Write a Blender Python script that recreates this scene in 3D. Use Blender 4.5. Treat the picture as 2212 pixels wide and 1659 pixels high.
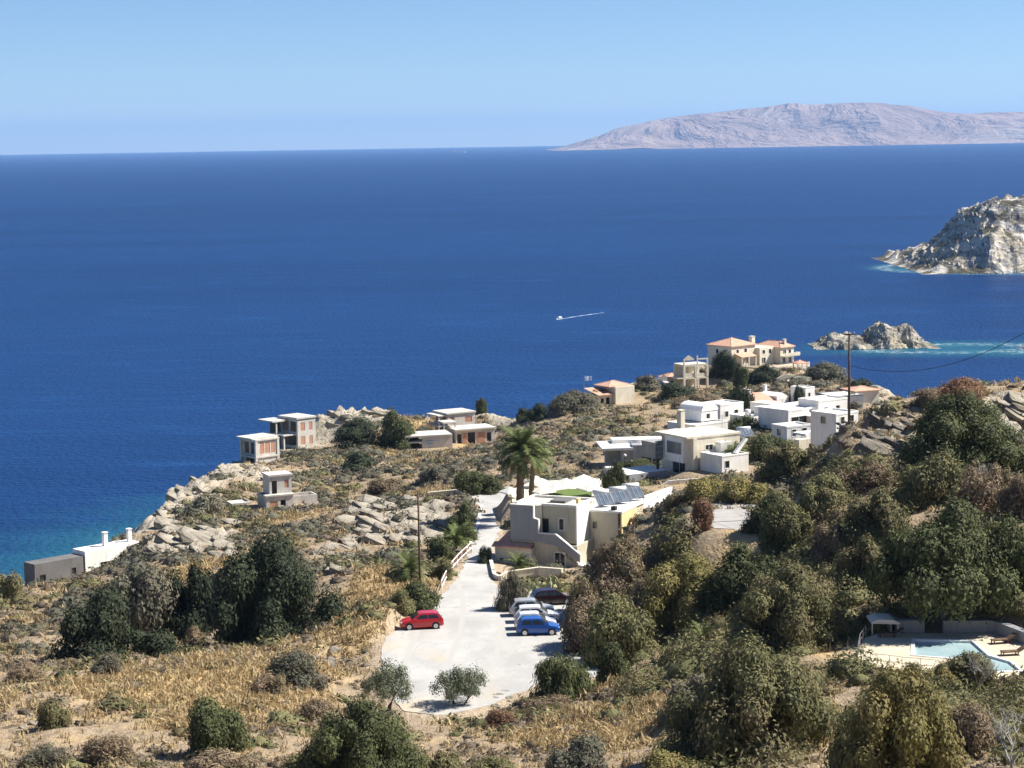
import bpy, bmesh, math, random
import numpy as np
from mathutils import Vector, Matrix

for _o in list(bpy.data.objects):
    bpy.data.objects.remove(_o, do_unlink=True)
SC = bpy.context.scene
COL = SC.collection
R = math.radians
random.seed(11)
rng = np.random.default_rng(11)

# ------------------------------------------------------------------ camera
CAM_Z = 85.0
FOC = 4424.0                       # focal length in units of the 2212 x 1659 picture
cam_d = bpy.data.cameras.new('camera'); cam_d.sensor_width = 36.0
cam_d.lens = 36.0 * FOC / 2212.0
cam_d.clip_start = 0.5; cam_d.clip_end = 120000.0
cam = bpy.data.objects.new('camera', cam_d); COL.objects.link(cam)
CAM_M = Matrix.Rotation(R(90 - 6.73), 4, 'X') @ Matrix.Rotation(R(-0.93), 4, 'Z')
cam.matrix_world = Matrix.Translation((0, 0, CAM_Z)) @ CAM_M
SC.camera = cam

# ------------------------------------------------------------------ sky, sun, exposure
SUN_EL, SUN_AZ = R(47), R(80)      # azimuth clockwise from the view direction (+Y)
sun_dir = Vector((math.cos(SUN_EL) * math.sin(SUN_AZ), math.cos(SUN_EL) * math.cos(SUN_AZ), math.sin(SUN_EL)))
W = bpy.data.worlds.new('World'); SC.world = W; W.use_nodes = True
nt = W.node_tree; nt.nodes.clear()
sky = nt.nodes.new('ShaderNodeTexSky'); sky.sky_type = 'NISHITA'; sky.sun_disc = False
sky.sun_elevation = SUN_EL; sky.sun_rotation = SUN_AZ
sky.altitude = 3500; sky.air_density = 1.0; sky.dust_density = 0.0; sky.ozone_density = 6.0
bg = nt.nodes.new('ShaderNodeBackground'); bg.inputs['Strength'].default_value = 0.066
out = nt.nodes.new('ShaderNodeOutputWorld')
nt.links.new(sky.outputs[0], bg.inputs[0]); nt.links.new(bg.outputs[0], out.inputs[0])
sl = bpy.data.lights.new('sun', 'SUN'); sl.energy = 5.0; sl.angle = R(0.53); sl.color = (1.0, 0.955, 0.88)
sun = bpy.data.objects.new('sun', sl); COL.objects.link(sun)
sun.rotation_euler = (-sun_dir).to_track_quat('-Z', 'Y').to_euler()
sun.location = (120, 60, 300)
VS = SC.view_settings
VS.view_transform = 'Standard'; VS.look = 'None'; VS.exposure = 0.92; VS.gamma = 1.0
VS.use_curve_mapping = False
SC.cycles.max_bounces = 6; SC.cycles.volume_bounces = 1; SC.cycles.transparent_max_bounces = 8
SC.cycles.use_denoising = True

# ------------------------------------------------------------------ picture -> place
def ray(u, v):
    d = CAM_M.to_3x3() @ Vector(((u - 1106.0) / FOC, -(v - 829.5) / FOC, -1.0))
    return d
def P(u, v, D):
    """the point seen at (u, v) that stands D metres in front of the camera"""
    d = ray(u, v)
    return Vector((0, 0, CAM_Z)) + d * (D / d.y)
def G(u, v, z):
    d = ray(u, v)
    return Vector((0, 0, CAM_Z)) + d * ((z - CAM_Z) / d.z)

# ------------------------------------------------------------------ noise
def _h(ix, iy, seed):
    h = (ix.astype(np.int64) * 374761393 + iy.astype(np.int64) * 668265263 + seed * 974711) & 0xffffffff
    h = ((h ^ (h >> 13)) * 1274126177) & 0xffffffff
    return ((h ^ (h >> 16)) & 0xffff) / 65535.0
def vnoise(x, y, seed=0):
    x = np.asarray(x, float); y = np.asarray(y, float)
    ix = np.floor(x); iy = np.floor(y); fx = x - ix; fy = y - iy
    fx = fx * fx * (3 - 2 * fx); fy = fy * fy * (3 - 2 * fy)
    a = _h(ix, iy, seed); b = _h(ix + 1, iy, seed); c = _h(ix, iy + 1, seed); d = _h(ix + 1, iy + 1, seed)
    return (a + (b - a) * fx) * (1 - fy) + (c + (d - c) * fx) * fy
def fbm(x, y, size, octaves=4, seed=0):
    s = 0.0; a = 1.0; t = 0.0
    for k in range(octaves):
        s = s + a * vnoise(np.asarray(x) / size + 17.3 * k, np.asarray(y) / size - 9.1 * k, seed + k)
        t += a; a *= 0.5; size *= 0.5
    return s / t                                     # 0..1
def sstep(a, b, x):
    t = np.clip((x - a) / (b - a), 0, 1)
    return t * t * (3 - 2 * t)

# ------------------------------------------------------------------ mesh helpers
def link(o, parent=None):
    COL.objects.link(o)
    if parent is not None: o.parent = parent
    return o
def tag(o, label=None, cat=None, group=None, kind=None):
    if label: o['label'] = label
    if cat: o['category'] = cat
    if group: o['group'] = group
    if kind: o['kind'] = kind
    return o
def thing(name, label, cat, loc=(0, 0, 0), rotz=0.0, group=None):
    o = bpy.data.objects.new(name, None); o.empty_display_size = 0.3
    o.location = loc; o.rotation_euler = (0, 0, rotz)
    link(o); tag(o, label, cat, group)
    return o
def np_mesh(name, V, F, smooth=False, mat=None):
    V = np.asarray(V, np.float32); F = np.asarray(F, np.int32)
    k = F.shape[1]
    me = bpy.data.meshes.new(name)
    me.vertices.add(len(V)); me.vertices.foreach_set('co', V.ravel())
    me.loops.add(F.size); me.loops.foreach_set('vertex_index', F.ravel())
    me.polygons.add(len(F)); me.polygons.foreach_set('loop_start', np.arange(0, F.size, k, dtype=np.int32))
    me.polygons.foreach_set('loop_total', np.full(len(F), k, np.int32))
    me.polygons.foreach_set('use_smooth', np.full(len(F), smooth, bool))
    me.update(calc_edges=True)
    if mat: me.materials.append(mat)
    return me
def attr(me, name, arr, domain='POINT'):
    a = me.attributes.new(name, 'FLOAT', domain); a.data.foreach_set('value', np.asarray(arr, np.float32).ravel())

class MB:
    """collects shapes and links them as one mesh object"""
    def __init__(s): s.v = []; s.f = []; s.m = []; s.cur = 0
    def add(s, vs, fs):
        n = len(s.v); s.v += [tuple(p) for p in vs]; s.f += [tuple(i + n for i in f) for f in fs]; s.m += [s.cur] * len(fs)
        return s
    def box(s, x0, x1, y0, y1, z0, z1):
        v = [(x0,y0,z0),(x1,y0,z0),(x1,y1,z0),(x0,y1,z0),(x0,y0,z1),(x1,y0,z1),(x1,y1,z1),(x0,y1,z1)]
        return s.add(v, [(0,3,2,1),(4,5,6,7),(0,1,5,4),(1,2,6,5),(2,3,7,6),(3,0,4,7)])
    def prism(s, pts, lo, hi):
        """pts: list of (x, y), lo/hi: height or list of heights"""
        n = len(pts)
        lo = [lo] * n if not hasattr(lo, '__len__') else lo
        hi = [hi] * n if not hasattr(hi, '__len__') else hi
        v = [(p[0], p[1], a) for p, a in zip(pts, lo)] + [(p[0], p[1], b) for p, b in zip(pts, hi)]
        f = [tuple(range(n - 1, -1, -1)), tuple(range(n, 2 * n))]
        f += [(i, (i + 1) % n, n + (i + 1) % n, n + i) for i in range(n)]
        return s.add(v, f)
    def side(s, pts, y0, y1):
        """outline in (x, z) pulled through y"""
        n = len(pts)
        v = [(p[0], y0, p[1]) for p in pts] + [(p[0], y1, p[1]) for p in pts]
        f = [tuple(range(n)), tuple(range(2 * n - 1, n - 1, -1))]
        f += [((i + 1) % n, i, n + i, n + (i + 1) % n) for i in range(n)]
        return s.add(v, f)
    def tube(s, pts, r, n=6, caps=True):
        pts = [Vector(p) for p in pts]
        rs = r if hasattr(r, '__len__') else [r] * len(pts)
        base = len(s.v); vs = []
        for i, p in enumerate(pts):
            d = (pts[min(i + 1, len(pts) - 1)] - pts[max(i - 1, 0)])
            d.normalize()
            a = d.orthogonal().normalized() if abs(d.z) < 0.9 else d.cross(Vector((0, 1, 0))).normalized()
            b = d.cross(a)
            for k in range(n):
                t = 2 * math.pi * k / n
                vs.append(p + (a * math.cos(t) + b * math.sin(t)) * rs[i])
        fs = []
        for i in range(len(pts) - 1):
            for k in range(n):
                fs.append((i * n + k, i * n + (k + 1) % n, (i + 1) * n + (k + 1) % n, (i + 1) * n + k))
        if caps:
            fs.append(tuple(range(n - 1, -1, -1))); fs.append(tuple((len(pts) - 1) * n + k for k in range(n)))
        return s.add(vs, fs)
    def mesh(s, name, mats, smooth=False):
        me = bpy.data.meshes.new(name); me.from_pydata(s.v, [], s.f)
        for m in (mats if isinstance(mats, (list, tuple)) else [mats]): me.materials.append(m)
        if any(s.m): me.polygons.foreach_set('material_index', s.m)
        if smooth: me.polygons.foreach_set('use_smooth', [True] * len(s.f))
        me.update()
        return me
    def build(s, name, mats, parent=None, smooth=False, label=None):
        o = bpy.data.objects.new(name, s.mesh(name, mats, smooth)); link(o, parent)
        if label: o['label'] = label
        return o

# ------------------------------------------------------------------ materials
def _new(name):
    m = bpy.data.materials.new(name); m.use_nodes = True
    n = m.node_tree; n.nodes.clear()
    o = n.nodes.new('ShaderNodeOutputMaterial'); b = n.nodes.new('ShaderNodeBsdfPrincipled')
    n.links.new(b.outputs[0], o.inputs[0])
    return m, n, b, o
def N(n, t, **kw):
    x = n.nodes.new(t)
    for k, v in kw.items():
        if k in x.inputs: x.inputs[k].default_value = v
        else: setattr(x, k, v)
    return x
def mixc(n, a, b, fac):
    x = n.nodes.new('ShaderNodeMix'); x.data_type = 'RGBA'
    for s, val in ((0, fac), (6, a), (7, b)):
        if hasattr(val, 'is_output') or hasattr(val, 'links'): n.links.new(val, x.inputs[s])
        else: x.inputs[s].default_value = (val if s == 0 else (val[0], val[1], val[2], 1))
    return x.outputs[2]
def ramp(n, src, lo, hi):
    x = n.nodes.new('ShaderNodeMapRange'); x.interpolation_type = 'SMOOTHSTEP'
    n.links.new(src, x.inputs[0]); x.inputs[1].default_value = lo; x.inputs[2].default_value = hi
    return x.outputs[0]
def noise(n, co, scale, detail=4, rough=0.55, dist=0.0):
    x = N(n, 'ShaderNodeTexNoise', Scale=scale, Detail=detail, Roughness=rough, Distortion=dist)
    n.links.new(co, x.inputs['Vector'])
    return x.outputs[0]
def bump(n, b, h, strength=0.4, dist=0.1):
    x = N(n, 'ShaderNodeBump', Strength=strength, Distance=dist)
    n.links.new(h, x.inputs['Height']); n.links.new(x.outputs[0], b.inputs['Normal'])
def mat(name, c, c2=None, scale=1.5, rough=0.85, bmp=0.15, bscale=9.0, spec=0.25, metal=0.0, lo=0.35, hi=0.7):
    m, n, b, o = _new(name)
    co = N(n, 'ShaderNodeTexCoord').outputs['Object']
    if c2 is None: c2 = tuple(x * 0.8 for x in c)
    f = ramp(n, noise(n, co, scale), lo, hi)
    n.links.new(mixc(n, c, c2, f), b.inputs['Base Color'])
    b.inputs['Roughness'].default_value = rough; b.inputs['Specular IOR Level'].default_value = spec
    b.inputs['Metallic'].default_value = metal
    if 'render' in name or 'concrete' in name:
        mp = N(n, 'ShaderNodeMapping'); n.links.new(co, mp.inputs[0]); mp.inputs['Scale'].default_value = (1.6, 1.6, .22)
        k = N(n, 'ShaderNodeMath', operation='MULTIPLY'); n.links.new(ramp(n, noise(n, mp.outputs[0], 1.6, 5, .7), .5, .72), k.inputs[0]); k.inputs[1].default_value = .55
        n.links.new(mixc(n, mixc(n, c, c2, f), tuple(x * .62 for x in c2), k.outputs[0]), b.inputs['Base Color'])
    if bmp: bump(n, b, noise(n, co, bscale), bmp, 0.05)
    return m
def leafmat(name, dark, light, dry=None, trans=0.18, rough=0.62):
    """leaves: per-clump tone attribute and a small shift per plant"""
    m, n, b, o = _new(name)
    a = N(n, 'ShaderNodeAttribute', attribute_name='tone').outputs['Fac']
    c = mixc(n, dark, light, a)
    if dry:
        d = N(n, 'ShaderNodeAttribute', attribute_name='dry').outputs['Fac']
        c = mixc(n, c, dry, d)
    co = N(n, 'ShaderNodeTexCoord').outputs['Object']; gp = N(n, 'ShaderNodeNewGeometry').outputs['Position']
    sp_ = noise(n, gp, 2.6, 5, .7)
    c = mixc(n, c, mixc(n, dark, tuple(.55 * x for x in dark), .5), ramp(n, sp_, .54, .80))
    c = mixc(n, c, tuple(min(.9, 1.25 * x) for x in light), ramp(n, sp_, .46, .26))
    oi = N(n, 'ShaderNodeObjectInfo').outputs['Random']
    hs = N(n, 'ShaderNodeHueSaturation')
    mr = N(n, 'ShaderNodeMapRange'); n.links.new(oi, mr.inputs[0]); mr.inputs[3].default_value = 0.82; mr.inputs[4].default_value = 1.18
    n.links.new(mr.outputs[0], hs.inputs['Value']); n.links.new(c, hs.inputs['Color'])
    n.links.new(hs.outputs[0], b.inputs['Base Color'])
    b.inputs['Roughness'].default_value = rough; b.inputs['Specular IOR Level'].default_value = 0.2
    bump(n, b, noise(n, gp, 5.0, 4, .7), .6, .25)
    t = N(n, 'ShaderNodeBsdfTranslucent'); n.links.new(hs.outputs[0], t.inputs[0])
    mx = N(n, 'ShaderNodeMixShader', Fac=trans); n.links.new(b.outputs[0], mx.inputs[1]); n.links.new(t.outputs[0], mx.inputs[2])
    n.links.new(mx.outputs[0], o.inputs[0])
    return m
MT = {}
MT['white'] = mat('white_render', (.84, .82, .77), (.74, .71, .65), .35, .9, .12, 6)
MT['cream'] = mat('cream_render', (.74, .68, .54), (.64, .57, .44), .3, .9, .12, 6)
MT['beige'] = mat('beige_render', (.55, .505, .385), (.48, .435, .33), .3, .9, .15, 6)
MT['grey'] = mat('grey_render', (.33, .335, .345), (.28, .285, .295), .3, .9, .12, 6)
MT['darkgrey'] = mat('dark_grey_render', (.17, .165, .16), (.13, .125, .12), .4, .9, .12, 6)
MT['yellow'] = mat('yellow_render', (.78, .62, .34), (.70, .54, .28), .3, .9, .12, 6)
MT['concrete'] = mat('raw_concrete', (.62, .58, .52), (.50, .47, .41), .5, .92, .3, 5)
MT['brickwork'] = mat('brick_infill', (.52, .27, .17), (.40, .21, .14), 2.2, .92, .4, 9)
MT['tile'] = mat('clay_tile', (.60, .37, .26), (.50, .29, .20), 1.3, .85, .5, 7)
MT['pinktile'] = mat('pink_clay_tile', (.66, .35, .25), (.56, .28, .20), 1.3, .85, .5, 7)
MT['glass'] = mat('window_glass', (.02, .025, .03), (.03, .035, .04), 1, .12, 0, spec=.6)
MT['paleglass'] = mat('pale_glass', (.16, .19, .20), (.12, .14, .15), 1, .1, 0, spec=.6)
MT['dark'] = mat('dark_paint', (.035, .03, .028), (.025, .022, .02), 2, .6, .05)
MT['redwood'] = mat('red_brown_wood', (.20, .06, .035), (.14, .045, .03), 3, .6, .1)
MT['wood'] = mat('weathered_pole_wood', (.16, .10, .065), (.09, .06, .04), 2.5, .9, .4, 14)
MT['metal'] = mat('grey_metal', (.45, .45, .46), (.38, .38, .39), 2, .4, .03, metal=.7)
MT['solar'] = mat('collector_glass', (.10, .13, .17), (.16, .19, .23), 1.5, .12, 0, spec=.6)
MT['tankw'] = mat('tank_enamel', (.75, .75, .74), (.65, .65, .64), 2, .35, 0)
MT['canvas'] = mat('white_canvas', (.82, .79, .70), (.76, .72, .62), 1.2, .9, .1)
MT['roofslab'] = mat('roof_screed', (.62, .57, .48), (.50, .46, .39), .35, .95, .2, 4)
MT['bark'] = mat('grey_bark', (.16, .125, .09), (.09, .07, .05), 3, .95, .5, 12)
MT['palebark'] = mat('pale_dead_wood', (.42, .40, .37), (.30, .28, .26), 3, .95, .4, 12)
MT['palmbark'] = mat('palm_trunk_bark', (.20, .14, .09), (.12, .085, .055), 4, .95, .6, 9)
MT['rubber'] = mat('tyre_rubber', (.02, .02, .02), None, 3, .8, .05)
MT['rim'] = mat('alloy_rim', (.65, .65, .66), None, 3, .35, 0, metal=.5)
MT['lamp'] = mat('headlight_glass', (.7, .72, .74), None, 3, .15, 0, spec=.6)
MT['tail'] = mat('taillight_red', (.45, .02, .02), None, 3, .25, 0, spec=.5)
MT['wire'] = mat('black_cable', (.03, .03, .035), None, 3, .6, 0)
# ================================================================== THE LAND
# base points of the buildings: picture column, row of the base, metres away
BASE = dict(
    main=(1106, 1222, 225), modern=(1498, 1037, 296), lowhouse=(1310, 1012, 326), corner_white=(1560, 1022, 292),
    dome=(1503, 950, 352), gable=(1640, 945, 356), longwhite=(1628, 940, 372), bigwhite=(1703, 935, 348),
    tileup=(1618, 890, 420), pinkup=(1638, 900, 408), whitetower=(1740, 888, 412), greywall=(1801, 884, 385),
    villa=(1580, 793, 505), frame=(1478, 843, 478), orange=(1441, 836, 482), redroof=(1330, 872, 445), ruin=(1405, 834, 470),
    pavil=(1723, 800, 490), unf_a=(554, 1000, 400), unf_b=(644, 968, 420), unf_c=(968, 946, 432), unf_d=(985, 962, 418),
    platform=(860, 972, 408), unf_e=(576, 1100, 330), lower=(185, 1262, 262))
CP = [  # further points of the ground: column, row, distance
    (0,1659,125),(300,1600,135),(700,1640,130),(1100,1640,132),(1500,1580,128),(1600,1655,118),(2000,1655,110),(2212,1659,104),
    (200,1480,160),(50,1350,208),(0,1285,236),(-200,1400,200),(-300,1320,235),(450,1430,178),(590,1380,203),(260,1412,190),
    (700,1450,170),(560,1520,152),(750,1350,190),(750,1250,212),(740,1210,228),(870,1150,250),(880,1080,288),(1000,1075,290),
    (650,1130,282),(450,1190,270),(330,1160,284),(420,1110,312),(600,1110,322),(700,1075,345),(520,1050,345),(700,1020,372),
    (850,1040,350),(950,1000,375),(800,970,405),(1050,1010,345),(1040,1055,310),(1200,990,345),(1150,940,395),(1300,960,372),
    (1250,1000,340),(1400,920,395),(1350,890,425),(1480,880,420),(1100,960,395),
    (908,1282,186),(830,1420,180),(850,1530,163),(950,1560,157),(1080,1530,160),(1250,1470,167),(1300,1430,174),
    (1400,1500,150),(1450,1300,186),(1250,1300,200),(1400,1200,205),(1600,1170,190),(1600,1105,206),(1750,1300,166),(1800,1400,152),
    (1480,1420,165),(1900,1150,176),(2000,1050,187),(2212,1120,168),(1750,1010,207),(1700,1030,210),(1950,950,201),(1900,872,214),(1832,912,196),
    (2050,832,216),(2212,862,238),(2120,860,226),(2150,950,205),(1650,1030,220),(1440,1075,226),(1385,1130,224),(2212,1300,152),(1960,1300,162),
    (300,1176,258),(245,1226,256),(190,1262,254),(1950,1400,149),(2150,1410,148),(1700,1450,142),(1850,1550,128),
    (1180,1060,268),(1300,1045,272),(1450,1040,292),(1640,985,300),(1600,905,385),(1760,830,450),(1650,830,470),(1560,850,450)]
SIL = [  # where the land drops to the sea
    (-900,1400,235),(-300,1320,244),(0,1262,262),(90,1268,268),(290,1160,296),(325,1112,318),(430,1035,352),(500,1000,377),(560,985,402),
    (640,930,430),(740,886,440),(850,890,450),(930,903,455),(1040,890,452),(1120,905,442),(1190,884,440),(1250,852,450),(1300,838,460),
    (1400,820,482),(1480,795,497),(1540,777,512),(1620,770,525),(1700,776,520),(1745,790,508),(1800,806,492),(1858,829,462),(1930,850,432),
    (2100,900,392),(2400,960,352),(3200,1040,300)]
XYZ = [P(*c) for c in CP] + [P(*c) for c in BASE.values()] + [P(*c) for c in SIL[1:-3]]
XYZ += [Vector(p) for p in ((32,235,44),(37,225,46),(32,245,42),(45,250,42),(50.5,300,37.5),(45.7,300,36.5),(40.3,300,36),(47,325,35.5),(27,240,40.5),(23,258,37.5),(21,275,36.2),(40,270,39),(0,0,81),(-60,0,79),(60,0,82),(0,-40,90),(0,60,60),(-60,60,57),(60,60,63),(0,95,50.5),(40,95,53),(-45,95,48.5),
        (-140,100,44),(-140,180,34),(140,100,58),(150,190,58),(140,240,50),(120,320,36),(160,300,34),(130,400,22),(90,300,39),(95,260,47),(-150,0,62),(150,0,84))]
C = np.array([tuple(p) for p in XYZ])
def _phi(r2): return np.where(r2 > 1e-9, 0.5 * r2 * np.log(np.maximum(r2, 1e-9)), 0.0)
_n = len(C)
_S = 100.0
_q = C[:, :2] / _S
_A = np.zeros((_n + 3, _n + 3))
_A[:_n, :_n] = _phi(((_q[:, None] - _q[None]) ** 2).sum(-1)) + np.eye(_n) * 0.0015
_A[:_n, _n] = 1; _A[:_n, _n + 1:] = _q; _A[_n, :_n] = 1; _A[_n + 1:, :_n] = _q.T
_w = np.linalg.solve(_A, np.concatenate([C[:, 2], np.zeros(3)]))
def base_z(x, y):
    x = np.asarray(x, float) / _S; y = np.asarray(y, float) / _S
    sh = x.shape; x = x.ravel(); y = y.ravel(); z = np.empty_like(x)
    for i in range(0, len(x), 20000):
        a = x[i:i + 20000]; b = y[i:i + 20000]
        z[i:i + 20000] = _phi((a[:, None] - _q[:, 0]) ** 2 + (b[:, None] - _q[:, 1]) ** 2) @ _w[:_n] + _w[_n] + _w[_n + 1] * a + _w[_n + 2] * b
    return z.reshape(sh)

def seg_dist(x, y, poly, closed):
    """distance to a polyline, and a sign: inside (polygon) or right of it (open line)"""
    d = np.full(x.shape, 1e9); ins = np.zeros(x.shape, bool)
    n = len(poly)
    for i in range(n if closed else n - 1):
        ax, ay = poly[i]; bx, by = poly[(i + 1) % n]
        ex, ey = bx - ax, by - ay
        t = np.clip(((x - ax) * ex + (y - ay) * ey) / (ex * ex + ey * ey + 1e-12), 0, 1)
        d = np.minimum(d, np.hypot(x - ax - t * ex, y - ay - t * ey))
        if closed and ay != by:
            c = ((ay > y) != (by > y)) & (x < ex * (y - ay) / (by - ay) + ax)
            ins ^= c
    return d, ins
COAST = [tuple(P(*s).xy) for s in SIL]
COAST_POLY = COAST + [(400, 260), (400, -120), (-400, -120), (-400, 190)]

# flat pieces: the lot with its road, the court, the side road, the pool deck, the terrace
def zlot(y): return float(np.interp(y, [150, 165, 205, 225, 275, 310], [40.8, 40.6, 39.7, 38.7, 36.5, 36.0]))
def hit_fn(u, v, zf, lo=100, hi=420):
    d = ray(u, v); y = lo
    while y < hi:
        if CAM_Z + d.z / d.y * y <= zf(y): break
        y += 0.1
    return (d.x / d.y * y, y)
LOT_UV = [(955,1288),(925,1312),(872,1350),(838,1375),(822,1412),(830,1455),(846,1500),(868,1536),(950,1546),(1060,1522),(1110,1500),(1160,1478),
          (1240,1448),(1318,1462),(1330,1420),(1300,1385),(1240,1340),(1235,1295),(1150,1278),(1082,1274),(1062,1252),(1066,1180),(1088,1120),(1104,1094),
          (1108,1062),(1060,1060),(998,1066),(1038,1096),(1030,1150),(1012,1200),(985,1250)]
LOT = [hit_fn(u, v, zlot) for u, v in LOT_UV]
ROAD_UV = [(1502,1108),(1540,1092),(1600,1069),(1640,1064),(1665,1080),(1670,1110),(1660,1140),(1640,1144),(1550,1142),(1512,1126)]
zroad = lambda y: 48.3
SROAD = [hit_fn(u, v, zroad) for u, v in ROAD_UV]
ZPOOL = 47.6
def pz(X, Y): return tuple(G((1600 + X / 2.458) * .8848, (1200 + Y / 2.458) * .8848, ZPOOL).xy)
DECK = [pz(*p) for p in ((1215,1000),(1228,930),(1262,880),(1330,852),(1600,848),(2000,850),(2110,865),(2230,915),(2420,950),(2420,1130),(2100,1128),(1700,1092),(1480,1072),(1330,1052),(1250,1030))]
ZTER = 39.2
TERR = [tuple(G(u, v, ZTER).xy) for u, v in ((1108,1100),(1104,1058),(1150,1040),(1300,1034),(1345,1045),(1350,1085),(1300,1115))]
def zt(y): return ZTER
YARD = [tuple(G(u, v, 38.5).xy) for u, v in ((1062,1258),(1110,1266),(1230,1268),(1320,1246),(1330,1190),(1240,1150),(1100,1190),(1058,1200))]
PADS = []
for _k, _dx, _dy, _r in (('modern',2,4,9),('lowhouse',4,3,8),('dome',3,3,7.5),('longwhite',5,3,8),('bigwhite',5,2,9),('pinkup',4,3,7),('villa',6,4,11),('frame',3,2,6),('redroof',2,3,6),('unf_a',1,3,5),('unf_b',1,3,6),('unf_c',3,3,6),('unf_d',4,3,6),('platform',6,3,7),('unf_e',2,2,6),('greywall',4,3,7),('tileup',2,2,5),('whitetower',0,2,5),('corner_white',2,2,6),('orange',2,2,5)):
    _b = P(*BASE[_k]); _z = _b.z - .1
    PADS.append(([(_b.x + _dx + _r * math.cos(a), _b.y + _dy + _r * math.sin(a)) for a in np.linspace(0, 6.2832, 17)[:-1]], (lambda y, z=_z: z), 6.0))
FLATS = PADS + [(YARD, lambda y: 38.45, 2.5), (LOT, zlot, 2.5), (SROAD, zroad, 7.0), (DECK, lambda y: ZPOOL - .3, 2.0), (TERR, zt, 2.0)]

XS = np.arange(-175, 200.01, 0.85)
YS = [-30.0]
while YS[-1] < 575: YS.append(YS[-1] + max(0.6, min(1.6, YS[-1] / 260)) if YS[-1] > 90 else YS[-1] + 3.0)
YS = np.array(YS)
GX, GY = np.meshgrid(XS, YS)
Z = base_z(GX, GY)

# zones: rock, golden grass, pale dirt
def hitbase(u, v):
    d = ray(u, v)
    ys = np.arange(95, 540, 1.0); xs = d.x / d.y * ys; zs = CAM_Z + d.z / d.y * ys
    k = np.argmax(base_z(xs, ys) >= zs)
    return xs[k], ys[k]
def zone(lst):
    m = np.zeros(GX.shape)
    for u, v, r, a in lst:
        x, y = hitbase(u, v); rx = r * y / FOC; ry = rx * 2.0
        m = np.maximum(m, a * np.exp(-((GX - x) / rx) ** 2 - ((GY - y) / ry) ** 2))
    return m
n1 = fbm(GX, GY, 14, 4, 3); n2 = fbm(GX, GY, 5, 3, 8); n3 = fbm(GX, GY, 40, 3, 21)
rock = zone([(870,1130,130,1),(430,1165,130,1),(740,1215,70,1),(390,1060,100,.9),(770,900,90,1),(2170,900,80,1),(1930,930,70,.8),(520,1395,150,.65),
             (560,1030,80,.7),(760,1000,70,.6),(480,1010,60,.8),(330,1130,60,.9),(1990,840,50,.8),(1620,840,60,.5),(700,1400,70,.4),(690,960,40,.8),(1850,840,80,.5),(100,1420,80,.4),(640,1540,80,.5),(1450,1100,60,.5)])
grass = zone([(500,1460,300,1),(150,1500,220,.6),(820,1290,110,1),(750,1360,110,1),(1380,1560,150,1),(1300,1500,90,.9),(900,1075,150,1),(420,1240,120,.7),(620,1125,110,.7),
              (1620,1180,90,1),(950,900,150,.9),(900,985,80,.9),(1000,965,80,.8),(1480,870,90,.8),(1230,1570,150,.8),(1740,1590,90,.8),(300,1300,180,.55),(60,1330,120,.6),(1800,1420,100,.6)])
dirt = zone([(560,1410,120,.8),(1000,1545,150,.9),(1850,1400,60,.9),(1620,1165,60,.6),(1240,1480,60,.6),(1640,830,70,.6),(890,985,60,.7),(240,1420,100,.6)])
rock = np.clip(sstep(.30, .62, rock * .75 + (n1 - .5) * 1.0 + (n2 - .5) * .5), 0, 1)
grass = np.clip(sstep(.25, .65, grass * .85 + (n1[::-1] - .5) * .5 + (n2 - .5) * .7), 0, 1)
dirt = np.clip(sstep(.3, .7, dirt + (n2 - .5) * .5), 0, 1)
# relief
Z = Z + (fbm(GX, GY, 22, 4, 31) - .5) * 1.5 + (fbm(GX, GY, 4, 3, 37) - .5) * .9
dip = 0.55 * GX + 0.25 * GY                              # bedding of the rock, dipping to the right
st = (dip + 2.5 * fbm(GX, GY, 9, 3, 41)) / 2.2
saw = (st - np.floor(st))
Z = Z + rock * (saw ** 2 * 1.6 - .4) + rock * (fbm(GX, GY, 1.8, 2, 51) - .5) * .8
d_in, ins_c = seg_dist(GX, GY, COAST_POLY, True)
dc, _ = seg_dist(GX, GY, COAST, False)
edge = np.where(ins_c, 0, dc)
Z = np.where(ins_c, Z, Z - edge * (0.75 + .5 * n2))
rock = np.maximum(rock, np.where(ins_c, sstep(9, 0, dc + (n2 - .5) * 14), 1))
Z = np.maximum(Z, -14)
flatmask = np.zeros(GX.shape)
for poly, zf, mg in FLATS:
    d, ins = seg_dist(GX, GY, poly, True)
    s = np.where(ins, 1.0, sstep(mg, 0.25, d))
    s = np.where(~ins & (d < .5), 1.0, s)
    zz = np.array([zf(float(y)) for y in YS])[:, None] - .05
    Z = Z * (1 - s) + zz * s
    if mg < 5.9: flatmask = np.maximum(flatmask, np.where(ins, 1, sstep(1.2, 0, d))); rock = rock * (1 - s); dirt = np.maximum(dirt, s * .9)
LANDZ = Z
def land_z(x, y):
    j = np.clip(np.searchsorted(YS, y) - 1, 0, len(YS) - 2); i = np.clip(((np.asarray(x) - XS[0]) / 0.85).astype(int), 0, len(XS) - 2)
    fx = (x - XS[i]) / 0.85; fy = (y - YS[j]) / (YS[j + 1] - YS[j])
    return (Z[j, i] * (1 - fx) + Z[j, i + 1] * fx) * (1 - fy) + (Z[j + 1, i] * (1 - fx) + Z[j + 1, i + 1] * fx) * fy
def zsamp(arr, x, y):
    j = np.clip(np.searchsorted(YS, y) - 1, 0, len(YS) - 2); i = np.clip(((np.asarray(x) - XS[0]) / 0.85).astype(int), 0, len(XS) - 2)
    return arr[j, i]
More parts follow.
